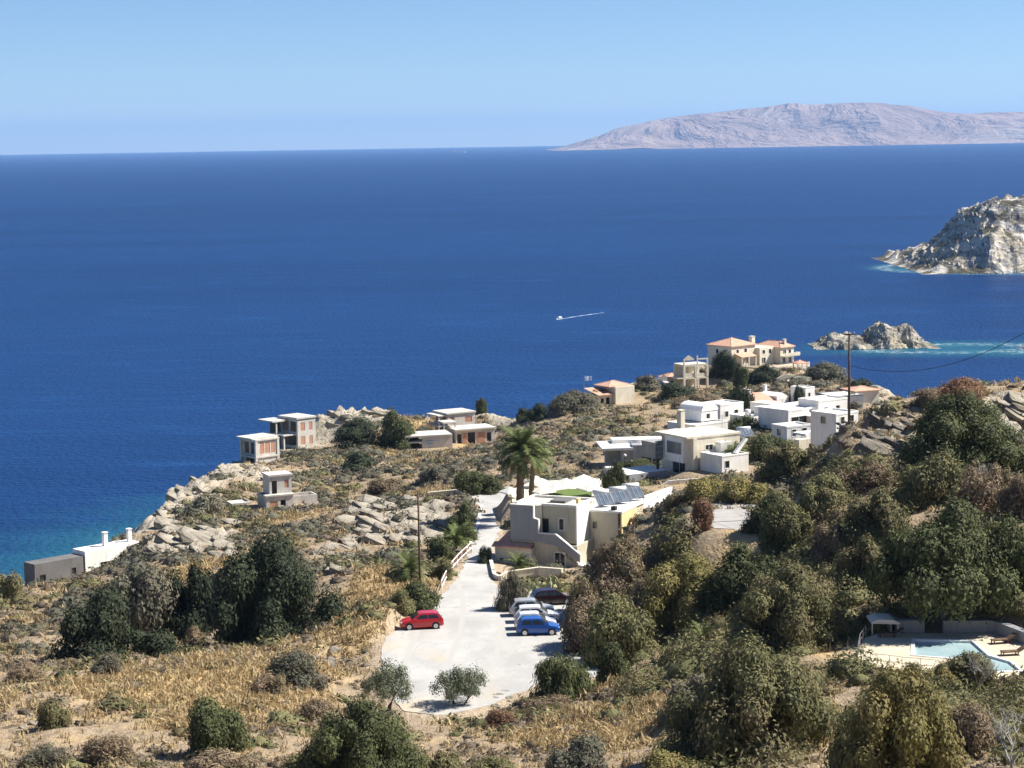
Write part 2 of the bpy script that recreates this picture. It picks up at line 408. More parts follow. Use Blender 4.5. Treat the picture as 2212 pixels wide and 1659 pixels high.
def hit(u, v, lo=70.0, hi=570.0):
    d = ray(u, v)
    ys = np.arange(lo, hi, 0.25); xs = d.x / d.y * ys; zs = CAM_Z + d.z / d.y * ys
    ok = land_z(xs, ys) >= zs
    k = int(np.argmax(ok)) if ok.any() else len(ys) - 1
    return Vector((xs[k], ys[k], float(land_z(np.array([xs[k]]), np.array([ys[k]]))[0])))

def grid_faces(nr, nc):
    a = (np.arange(nr - 1)[:, None] * nc + np.arange(nc - 1)[None]).ravel()
    return np.stack([a, a + 1, a + nc + 1, a + nc], 1)
def land_material():
    m, n, b, o = _new('hillside_ground')
    co = N(n, 'ShaderNodeTexCoord').outputs['Object']
    A = lambda k: N(n, 'ShaderNodeAttribute', attribute_name=k).outputs['Fac']
    fine = noise(n, co, 1.6, 5, .65); mid = noise(n, co, .35, 4, .6); big = noise(n, co, .06, 3)
    scrub = mixc(n, (.235, .18, .122), (.345, .27, .185), ramp(n, fine, .35, .65))
    scrub = mixc(n, scrub, (.40, .295, .175), ramp(n, mid, .45, .7))
    gold = mixc(n, (.50, .365, .185), (.37, .26, .135), ramp(n, fine, .4, .65))
    gold = mixc(n, gold, (.56, .42, .22), ramp(n, mid, .52, .72))
    dirtc = mixc(n, (.46, .37, .27), (.34, .26, .18), ramp(n, fine, .35, .65))
    mp = N(n, 'ShaderNodeMapping'); n.links.new(co, mp.inputs[0]); mp.inputs['Rotation'].default_value = (.2, .5, .35); mp.inputs['Scale'].default_value = (1.1, .22, 1.4)
    stra = noise(n, mp.outputs[0], 1.4, 5, .65, .6)
    rockc = mixc(n, (.19, .165, .13), (.45, .405, .325), ramp(n, stra, .36, .56))
    rockc = mixc(n, rockc, (.56, .46, .30), ramp(n, mid, .5, .75))
    c = mixc(n, scrub, gold, A('grass')); c = mixc(n, c, dirtc, A('dirt')); c = mixc(n, c, rockc, A('rock'))
    n.links.new(c, b.inputs['Base Color'])
    b.inputs['Roughness'].default_value = .95; b.inputs['Specular IOR Level'].default_value = .12
    ad = N(n, 'ShaderNodeMath', operation='ADD'); n.links.new(fine, ad.inputs[0]); n.links.new(stra, ad.inputs[1])
    bump(n, b, ad.outputs[0], .7, .35)
    return m
me = np_mesh('hillside', np.stack([GX, GY, Z], -1).reshape(-1, 3), grid_faces(*GX.shape), True, land_material())
attr(me, 'rock', rock); attr(me, 'grass', grass); attr(me, 'dirt', dirt)
tag(link(bpy.data.objects.new('hillside', me)), 'dry rocky hillside falling to the sea', kind='structure')

# ------------------------------------------------------------------ sheets lying on the land
def sheet(name, poly, zf, mat_, lift=.0, step=.5, rag=.25, seed=0):
    ys = [p[1] for p in poly]; V = []; F = []
    y = min(ys) + .02; rows = []
    while y < max(ys) - .01:
        xs = []
        for i in range(len(poly)):
            (ax, ay), (bx, by) = poly[i], poly[(i + 1) % len(poly)]
            if (ay > y) != (by > y): xs.append(ax + (y - ay) / (by - ay) * (bx - ax))
        if xs:
            j = float(vnoise(y / 1.3, 3.0, seed) - .5) * 2 * rag; k = float(vnoise(y / 1.3, 9.0, seed + 5) - .5) * 2 * rag
            rows.append((min(xs) + j, max(xs) + k, y))
        y += step
    nc = 14
    for a, b_, y in rows:
        for i in range(nc): V.append((a + (b_ - a) * min(1, max(0, (i - 1) / (nc - 3) + (-.02 if i == 0 else .02 if i == nc - 1 else 0))), y, zf(y) + lift - (.22 if i in (0, nc - 1) or y in (rows[0][2], rows[-1][2]) else 0)))
    me = np_mesh(name, V, grid_faces(len(rows), nc), False, mat_)
    return tag(link(bpy.data.objects.new(name, me)), kind='structure')
def gravel():
    m, n, b, o = _new('pale_concrete_lot')
    co = N(n, 'ShaderNodeTexCoord').outputs['Object']
    mp = N(n, 'ShaderNodeMapping'); n.links.new(co, mp.inputs[0]); mp.inputs['Scale'].default_value = (.5, .25, 1)
    c = mixc(n, (.47, .455, .43), (.37, .36, .34), ramp(n, noise(n, mp.outputs[0], .5, 5, .6), .35, .65))
    c = mixc(n, c, (.50, .41, .28), ramp(n, noise(n, mp.outputs[0], .22, 3, .5), .54, .74))
    c = mixc(n, c, (.27, .26, .245), ramp(n, noise(n, co, 2.3, 4, .7), .60, .8))
    vo = N(n, 'ShaderNodeTexVoronoi', feature='DISTANCE_TO_EDGE', Scale=.22); wv = N(n, 'ShaderNodeVectorMath', operation='MULTIPLY_ADD'); nz = N(n, 'ShaderNodeTexNoise', Scale=.5, Detail=4.0)
    n.links.new(co, nz.inputs['Vector']); n.links.new(nz.outputs['Color'], wv.inputs[0]); wv.inputs[1].default_value = (2.5, 2.5, 0); n.links.new(co, wv.inputs[2]); n.links.new(wv.outputs[0], vo.inputs['Vector'])
    c = mixc(n, c, (.37, .36, .34), ramp(n, vo.outputs['Distance'], .012, .003))
    wa = N(n, 'ShaderNodeTexWave', Scale=.16, Distortion=7.0, Detail=2.0); wa.inputs['Detail Scale'].default_value = .35; n.links.new(mp.outputs[0], wa.inputs['Vector'])
    c = mixc(n, c, (.42, .405, .375), ramp(n, wa.outputs['Fac'], .90, 1.0))
    c = mixc(n, c, (.20, .19, .175), ramp(n, noise(n, co, .9, 2, .5), .735, .80))
    n.links.new(c, b.inputs['Base Color']); b.inputs['Roughness'].default_value = .95; b.inputs['Specular IOR Level'].default_value = .15
    bump(n, b, noise(n, co, 3, 5), .25, .05)
    return m
GRAVEL = gravel()
tag(sheet('car_park', LOT, zlot, GRAVEL), 'pale concrete car park and sloping access road')
tag(sheet('side_road', SROAD, zroad, mat('pale_asphalt', (.40, .38, .36), (.33, .31, .29), .6, .95, .2, 5), 0, .5, .3, 4), 'short grey stretch of road on the right bank')

# ------------------------------------------------------------------ the sea
def sea_material():
    m, n, b, o = _new('deep_blue_sea')
    co = N(n, 'ShaderNodeTexCoord').outputs['Object']
    sh = N(n, 'ShaderNodeAttribute', attribute_name='shallow').outputs['Fac']
    fo = N(n, 'ShaderNodeAttribute', attribute_name='surf').outputs['Fac']
    mp = N(n, 'ShaderNodeMapping'); n.links.new(co, mp.inputs[0]); mp.inputs['Scale'].default_value = (.35, 1, 1); mp.inputs['Rotation'].default_value = (0, 0, .35)
    patch = noise(n, mp.outputs[0], .004, 4, .6)
    chop = noise(n, mp.outputs[0], .045, 5, .7)
    c = mixc(n, (.0032, .028, .108), (.0045, .035, .128), ramp(n, patch, .38, .60))
    c = mixc(n, c, (.008, .052, .170), ramp(n, chop, .52, .72))
    s2 = N(n, 'ShaderNodeMath', operation='MULTIPLY_ADD'); n.links.new(noise(n, mp.outputs[0], .05, 4, .6), s2.inputs[0]); s2.inputs[1].default_value = .7; n.links.new(sh, s2.inputs[2])
    c = mixc(n, c, (.010, .075, .14), ramp(n, s2.outputs[0], .5, 1.0))
    c = mixc(n, c, (.035, .17, .20), ramp(n, s2.outputs[0], .95, 1.4))
    f2 = N(n, 'ShaderNodeMath', operation='MULTIPLY'); n.links.new(fo, f2.inputs[0]); n.links.new(ramp(n, noise(n, co, .25, 5, .75), .45, .6), f2.inputs[1])
    c = mixc(n, c, (.7, .75, .76), f2.outputs[0])
    n.links.new(c, b.inputs['Base Color'])
    b.inputs['Roughness'].default_value = .42; b.inputs['IOR'].default_value = 1.33; b.inputs['Specular IOR Level'].default_value = .17
    ad = N(n, 'ShaderNodeMath', operation='ADD'); n.links.new(noise(n, mp.outputs[0], .11, 6, .7), ad.inputs[0]); n.links.new(noise(n, co, .5, 3, .6), ad.inputs[1])
    bump(n, b, ad.outputs[0], .8, 1.6)
    return m
def geo(a, b, n): return list(np.geomspace(a, b, n))
sx = sorted([-v for v in geo(420, 46000, 14)]) + list(np.arange(-400, 620, 6.0)) + geo(640, 46000, 14)
sy = [-46000, -8000, -1500, -300, 0, 100] + list(np.arange(180, 1000, 5.0)) + list(np.arange(1000, 1500, 10.0)) + geo(1520, 40000, 26)
SX, SY = np.meshgrid(np.array(sx), np.array(sy))
dcs, insd = seg_dist(SX, SY, COAST_POLY, True)
# ground depth beside the land: cliffs reach the water about 35 m beyond the edge
off = np.where(insd, -dcs, dcs) - 34
shallow = np.exp(-np.maximum(off, 0) / 34) * (SX < -20) * 1.0 + np.exp(-np.maximum(off, 0) / 60) * (SX > 40) * .55
iy = P(1885, 760, 822)
dI = np.hypot((SX - iy.x - 32) / 82, (SY - iy.y + 4) / 40)
shallow = np.maximum(shallow, .75 * np.exp(-np.maximum(dI - .45, 0) * 2.2))
hy = P(2100, 602, 1262)
dH = np.hypot((SX - hy.x - 46) / 92, (SY - hy.y - 60) / 72)
shallow = np.maximum(shallow, .7 * np.exp(-np.maximum(dH - 1.0, 0) * 7))
ry = P(2190, 768, 800)
dR = np.hypot((SX - ry.x - 12) / 42, (SY - ry.y) / 30)
shallow = np.maximum(shallow, np.exp(-np.maximum(dR - .3, 0) * 1.6) * .75)
surf = np.maximum(np.exp(-((dI - .40) / .06) ** 2) * .6, np.exp(-((dR - .25) / .10) ** 2) * .35)
surf = np.maximum(surf, np.exp(-((dH - .98) / .04) ** 2) * .6)
surf = np.maximum(surf, np.exp(-(off / 6) ** 2) * .6)
me = np_mesh('sea', np.stack([SX, SY, np.zeros_like(SX)], -1).reshape(-1, 3), grid_faces(*SX.shape), True, sea_material())
attr(me, 'shallow', shallow); attr(me, 'surf', surf)
tag(link(bpy.data.objects.new('sea', me)), 'deep blue open sea', kind='structure')

# ------------------------------------------------------------------ rocks in the sea: headland, islet, reef, far island
def rockmat(name, a, b_, c_, sc, veg=None):
    m, n, b, o = _new(name)
    co = N(n, 'ShaderNodeTexCoord').outputs['Object']
    mp = N(n, 'ShaderNodeMapping'); n.links.new(co, mp.inputs[0]); mp.inputs['Rotation'].default_value = (.2, .45, .3); mp.inputs['Scale'].default_value = (.6, .5, 1.8)
    s = noise(n, mp.outputs[0], sc, 6, .68, .5)
    c = mixc(n, a, b_, ramp(n, s, .38, .58)); c = mixc(n, c, c_, ramp(n, noise(n, co, sc * .4, 4), .5, .68))
    if veg:
        v = noise(n, co, sc * .7, 5, .65)
        g = N(n, 'ShaderNodeNewGeometry'); sp = N(n, 'ShaderNodeSeparateXYZ'); n.links.new(g.outputs['Normal'], sp.inputs[0])
        k = N(n, 'ShaderNodeMath', operation='MULTIPLY'); n.links.new(ramp(n, sp.outputs[2], .45, .8), k.inputs[0]); n.links.new(ramp(n, v, .42, .55), k.inputs[1])
        c = mixc(n, c, veg, k.outputs[0])
    n.links.new(c, b.inputs['Base Color']); b.inputs['Roughness'].default_value = .95; b.inputs['Specular IOR Level'].default_value = .1
    bump(n, b, s, .8, .6 / sc)
    return m
def rock_mass(name, sil, D, front, back, res, mt, amp, seed, steep=1.0, layers=2.5, warp=.07):
    """a heightfield island: sil = outline against the sea as (column, row); front/back = metres of depth before/behind the crest"""
    us = [s[0] for s in sil]; px = [P(s[0], s[1], D) for s in sil]
    x0, x1 = px[0].x - front * .15, px[-1].x + 2
    xs = np.arange(x0, x1, res); ys = np.arange(D - front - 6, D + back, res)
    X, Y = np.meshgrid(xs, ys)
    H = np.interp(X + (fbm(X, Y, front * .5, 3, seed) - .5) * front * warp, [p.x for p in px], [max(p.z, 0) for p in px])
    t = np.where(Y < D, (Y - (D - front)) / front, 1 - (Y - D) / back)
    t = t + (fbm(X, Y, front * .45, 4, seed + 3) - .5) * .55
    prof = sstep(0.0, 1.0, t) ** (1 / steep)
    Zr = H * prof; k_ = np.clip(H / (layers * 1.2), 0, 1)
    st_ = (Zr + .35 * X * .4 + fbm(X, Y, front * .3, 3, seed + 7) * layers * 2) / layers
    Zr = Zr + (st_ - np.floor(st_)) ** 2 * layers * .5 * sstep(.02, .3, prof) * amp * k_
    Zr = Zr + (fbm(X, Y, layers * 3, 4, seed + 9) - .5) * layers * 2.2 * amp * sstep(.0, .25, prof) * k_
    Zr = np.where((prof < .01) | (H < .05), -3, Zr)
    V = np.stack([X, Y, Zr], -1)
    V[..., 0] += (fbm(X, Zr, layers * 2, 3, seed + 11) - .5) * res * 1.6
    V[..., 1] += (fbm(X, Zr * 2, layers * 2, 3, seed + 13) - .5) * res * 1.6
    me = np_mesh(name, V.reshape(-1, 3), grid_faces(*X.shape), False, mt)
    return tag(link(bpy.data.objects.new(name, me)), kind='structure')
tag(rock_mass('headland', [(1952,604),(1966,579),(1985,569),(2010,552),(2042,528),(2075,492),(2100,455),(2140,440),(2180,434),(2212,430),(2300,420),(2420,415),(2600,470),(2700,590)],
    1318, 60, 130, 1.3, rockmat('headland_limestone', (.20,.18,.16), (.60,.56,.49), (.58,.49,.36), .09, (.10,.09,.06)), .9, 71, 1.6, 5.0),
    'pale rocky headland cliff')
tag(rock_mass('islet', [(1742,766),(1752,756),(1765,744),(1792,727),(1832,727),(1862,732),(1880,712),(1905,696),(1926,708),(1962,704),(1980,722),(2000,745),(2030,760)],
    832, 13, 16, .55, rockmat('islet_rock', (.13,.12,.10), (.42,.39,.32), (.48,.41,.29), .2), 1.0, 83, 1.8, 2.2), 'low rocky islet')
tag(rock_mass('reef', [(2145,770),(2170,763),(2200,757),(2230,750),(2260,755),(2300,768)],
    815, 9, 9, .6, rockmat('reef_rock', (.05,.05,.05), (.16,.15,.13), (.12,.11,.1), .3), 1.0, 91, 1.5, 1.2), 'dark low reef')
tag(rock_mass('island', [(1190,328),(1206,322),(1240,310),(1290,295),(1340,277),(1400,262),(1450,254),(1520,245),(1600,236),(1665,229),(1712,221),(1745,226),(1800,224),(1850,222),(1900,224),(1950,229),(2010,238),(2060,245),
    (2110,247),(2150,243),(2180,239),(2212,241),(2300,238),(2450,246),(2600,262),(2800,285),(3000,312)],
    21000, 1500, 2500, 60, rockmat('island_earth', (.27,.20,.16), (.34,.25,.20), (.37,.31,.26), .0016), .13, 101, 1.0, 90, .02), 'long hazy bare island on the horizon')
# ================================================================== BUILDINGS
class Bld:
    """a building in its own frame: x along the facade, y into the building, z up"""
    def __init__(s, name, label, key, yaw, cat='house', group=None, at=None):
        s.o = thing(name, label, cat, at if at is not None else P(*BASE[key]), R(yaw), group)
    def box(s, name, m, *bs, parent=None, label=None):
        if len(bs) > 1 and name in ('slab', 'column', 'planter', 'wall', 'infill_wall', 'sill_wall', 'roof', 'balcony_glass', 'side_wall', 'footing', 'attic_beam', 'stair_foot', 'garden_wall', 'gate_arch', 'white_annex'):
            for b in bs: r_ = s.box(name, m, b, parent=parent, label=label)
            return r_
        mb = MB()
        for b in bs: mb.box(*b)
        return mb.build(name, MT[m] if isinstance(m, str) else m, parent or s.o, label=label)
    def mb(s, name, m, mb, parent=None, label=None, smooth=False):
        return mb.build(name, MT[m] if isinstance(m, str) else m, parent or s.o, smooth, label)
    def walls(s, x0, x1, y0, y1, z0, z1, m='white', front=(), right=(), left=(), name='wall', t=.22, label=None):
        """four walls with real openings (s0, s1, z0, z1) in the front, right and left ones"""
        mb = MB()
        def cells(a, b, ops, put):
            xs = sorted({a, b, *[v for o in ops for v in o[:2]]}); zs = sorted({z0, z1, *[v for o in ops for v in o[2:4]]})
            for i in range(len(xs) - 1):
                for k in range(len(zs) - 1):
                    cx, cz = (xs[i] + xs[i + 1]) / 2, (zs[k] + zs[k + 1]) / 2
                    if any(o[0] < cx < o[1] and o[2] < cz < o[3] for o in ops): continue
                    put(xs[i], xs[i + 1], zs[k], zs[k + 1])
        cells(x0, x1, front, lambda a, b, c, d: mb.box(a, b, y0, y0 + t, c, d))
        cells(y0 + t, y1 - t, right, lambda a, b, c, d: mb.box(x1 - t, x1, a, b, c, d))
        cells(y0 + t, y1 - t, left, lambda a, b, c, d: mb.box(x0, x0 + t, a, b, c, d))
        mb.box(x0, x1, y1 - t, y1, z0, z1)
        return mb.build(name, MT[m], s.o, label=label)
    def win(s, side, at, op, pane='glass', frame='white', name='window', fw=.07):
        """a window in an opening of a wall: a frame proud of the wall and a pane set back in it"""
        a, b, c, d = op
        def put(mb, s0, s1, d0, d1, z0, z1):
            if side == 'front': mb.box(s0, s1, at + d0, at + d1, z0, z1)
            elif side == 'right': mb.box(at - d1, at - d0, s0, s1, z0, z1)
            else: mb.box(at + d0, at + d1, s0, s1, z0, z1)
        f = MB()
        for q in ((a - fw, a + .03, c - fw, d + fw), (b - .03, b + fw, c - fw, d + fw), (a + .03, b - .03, c - fw, c + .03), (a + .03, b - .03, d - .03, d + fw)):
            put(f, q[0], q[1], -.035, .1, q[2], q[3])
        fo = f.build(name, MT[frame], s.o)
        p = MB(); put(p, a + .03, b - .03, .11, .15, c + .03, d - .03); p.build('pane', MT[pane], fo)
        if b - a > 1.0:
            p = MB(); put(p, (a + b) / 2 - .03, (a + b) / 2 + .03, .05, .105, c + .03, d - .03); p.build('mullion', MT[frame], fo)
        return fo
    def house(s, x0, x1, y0, y1, z1, m='white', front=(), right=(), left=(), z0=-2.5, roof='roofslab', para=.35, pm=None, panes='glass'):
        s.walls(x0, x1, y0, y1, z0, z1, m, [o[:4] for o in front], [o[:4] for o in right], [o[:4] for o in left])
        for side, at, ops in (('front', y0, front), ('right', x1, right), ('left', x0, left)):
            for o in ops:
                k = o[4] if len(o) > 4 else 'w'
                if k == 'w': s.win(side, at, o[:4], panes)
                elif k == 'd': s.win(side, at, o[:4], 'redwood', name='door')
        s.box('roof', roof, (x0 + .22, x1 - .22, y0 + .22, y1 - .22, z1 - .2, z1 + .02))
        if para:
            p = para
            s.box('parapet', pm or m, (x0 - .04, x1 + .04, y0 - .04, y0 + .2, z1 + .003, z1 + p), (x0 - .04, x1 + .04, y1 - .2, y1 + .04, z1 + .003, z1 + p),
                  (x0 - .04, x0 + .2, y0 + .2, y1 - .2, z1 + .003, z1 + p), (x1 - .2, x1 + .04, y0 + .2, y1 - .2, z1 + .003, z1 + p))
    def hip(s, x0, x1, y0, y1, z, h, m='tile', ov=.35, th=.14, ridge=None):
        x0 -= ov; x1 += ov; y0 -= ov; y1 += ov
        w, d = x1 - x0, y1 - y0; i = min(w, d) / 2
        if w >= d: a, b = (x0 + i, (y0 + y1) / 2), (x1 - i, (y0 + y1) / 2)
        else: a, b = ((x0 + x1) / 2, y0 + i), ((x0 + x1) / 2, y1 - i)
        v = [(x0,y0,z),(x1,y0,z),(x1,y1,z),(x0,y1,z)]
        v += [(p[0], p[1], z + th) for p in v] + [(a[0], a[1], z + th + h), (b[0], b[1], z + th + h)]
        f = [(3,2,1,0),(0,1,5,4),(1,2,6,5),(2,3,7,6),(3,0,4,7)]
        f += [(4,5,9,8),(5,6,9),(6,7,8,9),(7,4,8)] if w >= d else [(4,5,8),(5,6,9,8),(6,7,9),(7,4,8,9)]
        r = MB().add(v, f).build('roof', MT[m], s.o)
        c = MB().tube([(a[0], a[1], z + th + h), (b[0], b[1], z + th + h)], .11, 6)
        e = {8: a, 9: b}
        for k in range(4):
            t = a if (k in ((0, 3) if w >= d else (0, 1))) else b
            c.tube([v[4 + k], (t[0], t[1], z + th + h)], .09, 5)
        c.build('ridge_tiles', MT[m], r)
        return r
    def shed(s, x0, x1, y0, y1, zf, zb, m='tile', th=.14, axis='y', name='roof'):
        """a single slope from zf (front or left) up to zb (back or right)"""
        h = (zf, zf, zb, zb) if axis == 'y' else (zf, zb, zb, zf)
        return s.mb(name, m, MB().prism([(x0,y0),(x1,y0),(x1,y1),(x0,y1)], list(h), [q + th for q in h]))
    def chimney(s, x, y, z0, z1, w=.6, m='white'):
        c = s.box('chimney', m, (x, x + w, y, y + w, z0, z1))
        s.box('chimney_cap', m, (x - .08, x + w + .08, y - .08, y + w + .08, z1 + .22, z1 + .32), (x, x + .1, y, y + .1, z1, z1 + .22), (x + w - .1, x + w, y, y + .1, z1, z1 + .22),
              (x, x + .1, y + w - .1, y + w, z1, z1 + .22), (x + w - .1, x + w, y + w - .1, y + w, z1, z1 + .22), parent=c)
        return c

# ---- the cream house by the car park
b = Bld('stucco_house', 'two-storey cream house with outside stair beside the parked cars', 'main', -24)
b.walls(2.75, 7.9, 0, 6, -2, 2.55, 'beige', [(5.2, 6.42, .3, 1.75)], name='wall')
b.win('front', 0, (5.2, 6.42, .3, 1.75), frame='white')
b.walls(3.3, 7.25, 1.2, 6.2, 2.55, 6.35, 'beige', [(3.35, 3.95, 2.6, 4.95), (5.25, 5.85, 3.9, 5.1)], (), name='wall')
b.box('side_wall', 'white', (7.255, 7.40, 1.19, 5.0, 1.2, 6.4))
b.win('front', 1.2, (5.25, 5.85, 3.9, 5.1))
b.win('front', 1.2, (3.35, 3.95, 2.6, 4.95), frame='dark', name='door')
b.box('roof', 'roofslab', (.3, 7.2, 1.45, 6.1, 6.1, 6.36))
b.box('parapet', 'white', (3.2, 7.42, 1.12, 1.42, 6.362, 6.6), (7.12, 7.42, 1.43, 6.3, 6.362, 6.6), (0, .3, 1.0, 6.3, 6.362, 6.6), (.31, 7.11, 6.0, 6.3, 6.362, 6.6))
b.walls(0, 3.29, 1.0, 6.1, -2, 6.36, 'cream', name='wall')
# landing, stepped screen wall and stair
b.box('landing', 'beige', (.0, 5.6, -.0, 1.19, 2.56, 2.75))
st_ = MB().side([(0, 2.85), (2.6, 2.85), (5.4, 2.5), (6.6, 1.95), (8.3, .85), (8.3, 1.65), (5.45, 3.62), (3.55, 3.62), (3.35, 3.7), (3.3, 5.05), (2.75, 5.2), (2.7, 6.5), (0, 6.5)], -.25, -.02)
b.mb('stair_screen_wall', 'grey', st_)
cop = MB()
for (xa, za), (xb, zb) in (((0, 6.5), (2.7, 6.5)), ((2.72, 6.5), (2.77, 5.2)), ((2.77, 5.2), (3.3, 5.06)), ((3.32, 5.05), (3.38, 3.7)), ((3.4, 3.66), (5.45, 3.64)), ((5.45, 3.64), (8.32, 1.66))):
    cop.side([(xa - .02, za), (xb + .02, zb), (xb + .06, zb + .1), (xa - .02, za + .1)] if abs(xb - xa) > .2 else [(xa, zb), (xa + .14, zb), (xa + .14, za + .06), (xa, za + .06)], -.32, .05)
b.mb('coping', 'white', cop)
for k in range(11):
    z = 2.5 - k * .21; x = 5.6 + k * .27
    b.box('stair_step', 'white', (x, x + .29, 0, 1.18, z - .5, z))
b.box('stair_foot', 'white', (8.35, 9.6, -.2, 1.9, -1.5, .6), (7.45, 8.3, .02, 2.6, -1.5, .3))
# front room with its tiled roof
b.walls(-1.7, 2.74, -.75, 2.6, -2, 2.08, 'cream', [(-1.2, .1, .55, .95), (1.45, 2.6, .45, 1.75)], name='wall')
b.win('front', -.75, (-1.2, .1, .55, .95), 'paleglass')
b.win('front', -.75, (1.45, 2.6, .45, 1.75), 'canvas', name='shutter')
b.shed(-1.95, 2.74, -1.1, -.26, 2.1, 2.42, 'pinktile')
b.shed(-1.5, -.02, -.255, 2.4, 2.44, 3.0, 'pinktile')
b.shed(-1.1, -.02, 2.8, 5.4, 4.2, 5.0, 'pinktile', axis='x')
# rear wing on the right, cream in front and yellow on its side
b.walls(7.42, 11.1, 5.0, 12.5, -3, 5.35, 'beige', [(7.75, 8.3, 3.55, 4.35)], name='wall')
b.win('front', 5.0, (7.75, 8.3, 3.55, 4.35), frame='beige')
b.box('side_wall', 'yellow', (11.102, 11.25, 5.0, 9.8, -3, 5.3))
b.box('white_annex', 'white', (11.26, 12.6, 8.6, 12.4, -3, 3.4))
b.box('roof', 'white', (7.45, 11.3, 4.95, 12.6, 5.352, 5.55))
b.box('pipe', 'redwood', (10.86, 11.0, 4.86, 4.98, 1, 5.3))
b.box('vent_box', 'dark', (9.85, 10.4, 5.3, 5.9, 5.56, 5.95))
b.box('parapet_block', 'yellow', (6.9, 7.2, 2.2, 2.9, 6.61, 7.1))
b.box('skylight', 'darkgrey', (3.4, 5.2, 3.2, 5.2, 6.37, 6.62))
MAIN = b.o; MAIN.scale = (1, 1, 1.07)

def solar(u, v, D, yaw, label, w=2.0, at=None):
    t = thing('solar_water_heater', label, 'solar heater', at if at is not None else P(u, v, D), R(yaw), 'solar heaters on the flat roofs')
    c = MB().prism([(0,0),(w,0),(w,1.7),(0,1.7)], [.25,.25,1.25,1.25], [.33,.33,1.33,1.33]).build('collector', MT['solar'], t)
    f = MB()
    for k in range(5): x = w * k / 4; f.prism([(x-.03,0),(x+.03,0),(x+.03,1.7),(x-.03,1.7)], [.335,.335,1.335,1.335], [.37,.37,1.37,1.37])
    f.build('frame_bars', MT['metal'], c)
    MB().tube([(.05, 1.95, 1.5), (w - .05, 1.95, 1.5)], .27, 10).build('tank', MT['tankw'], t, True)
    for x in (.1, w - .1):
        MB().tube([(x, 1.9, 0), (x, 1.9, 1.3)], .035, 5).build('leg', MT['metal'], t)
        MB().tube([(x, .1, 0), (x, .1, .3)], .035, 5).build('leg', MT['metal'], t)
bpy.context.view_layer.update()
def on_roof(x, y, z): return MAIN.matrix_world @ Vector((x, y, z))
solar(0, 0, 0, 16, 'leftmost tilted solar collector on the cream house roof', 1.9, on_roof(8.0, 6.2, 5.56))
solar(0, 0, 0, 16, 'middle tilted solar collector on the cream house roof', 2.1, on_roof(9.0, 8.6, 5.56))
solar(0, 0, 0, 16, 'rightmost and farthest tilted solar collector on the cream house roof', 2.1, on_roof(9.6, 11.2, 5.56))

# garden walls by the main house
def wallrun(name, label, pts, h, th, m, cat='wall', drop=1.0, cap=None):
    """pts: world points along the wall top foot"""
    t = thing(name, label, cat, pts[0])
    o = Vector(pts[0]); w = MB(); c = MB()
    for p, q in zip(pts[:-1], pts[1:]):
        p, q = Vector(p) - o, Vector(q) - o; d = (q - p).xy.normalized(); n_ = Vector((-d.y, d.x)) * th / 2
        e = [(p.x - n_.x, p.y - n_.y), (q.x - n_.x, q.y - n_.y), (q.x + n_.x, q.y + n_.y), (p.x + n_.x, p.y + n_.y)]
        w.prism(e, [p.z - drop, q.z - drop, q.z - drop, p.z - drop], [p.z + h, q.z + h, q.z + h, p.z + h])
        n_ *= 1.3
        e = [(p.x - n_.x, p.y - n_.y), (q.x - n_.x, q.y - n_.y), (q.x + n_.x, q.y + n_.y), (p.x + n_.x, p.y + n_.y)]
        c.prism(e, [p.z + h + .003, q.z + h + .003] + [q.z + h + .003, p.z + h + .003], [p.z + h + .08, q.z + h + .08, q.z + h + .08, p.z + h + .08])
    w.build('wall', MT[m], t); c.build('coping', MT[cap or m], t)
    return t
wallrun('garden_wall', 'curved cream garden wall at the foot of the cream house', [P(1060, 1228, 224), P(1068, 1262, 213), P(1080, 1268, 211), P(1094, 1258, 213), P(1165, 1248, 214), P(1215, 1252, 212)], 1.1, .3, 'cream')
wallrun('court_parapet', 'low white wall around the paved court behind the cream house', [P(1000, 1068, 285), P(1030, 1064, 287), P(1104, 1062, 288)], .6, .25, 'white')
wallrun('bank_wall', 'cream boundary wall along the grass ridge by the court', [P(922, 1072, 287), P(985, 1066, 288), P(1000, 1068, 284)], .5, .3, 'cream')
wallrun('road_wall', 'pale retaining wall on the left side of the access road', [P(1040, 1096, 271), P(1033, 1135, 255), P(1022, 1165, 243), P(1012, 1192, 234)], .35, .3, 'white', drop=3)
wallrun('boundary_wall', 'long white boundary wall running from the solar collectors to the modern house', [P(1330, 1108, 236), P(1400, 1086, 247), P(1450, 1068, 256)], .9, .3, 'white')

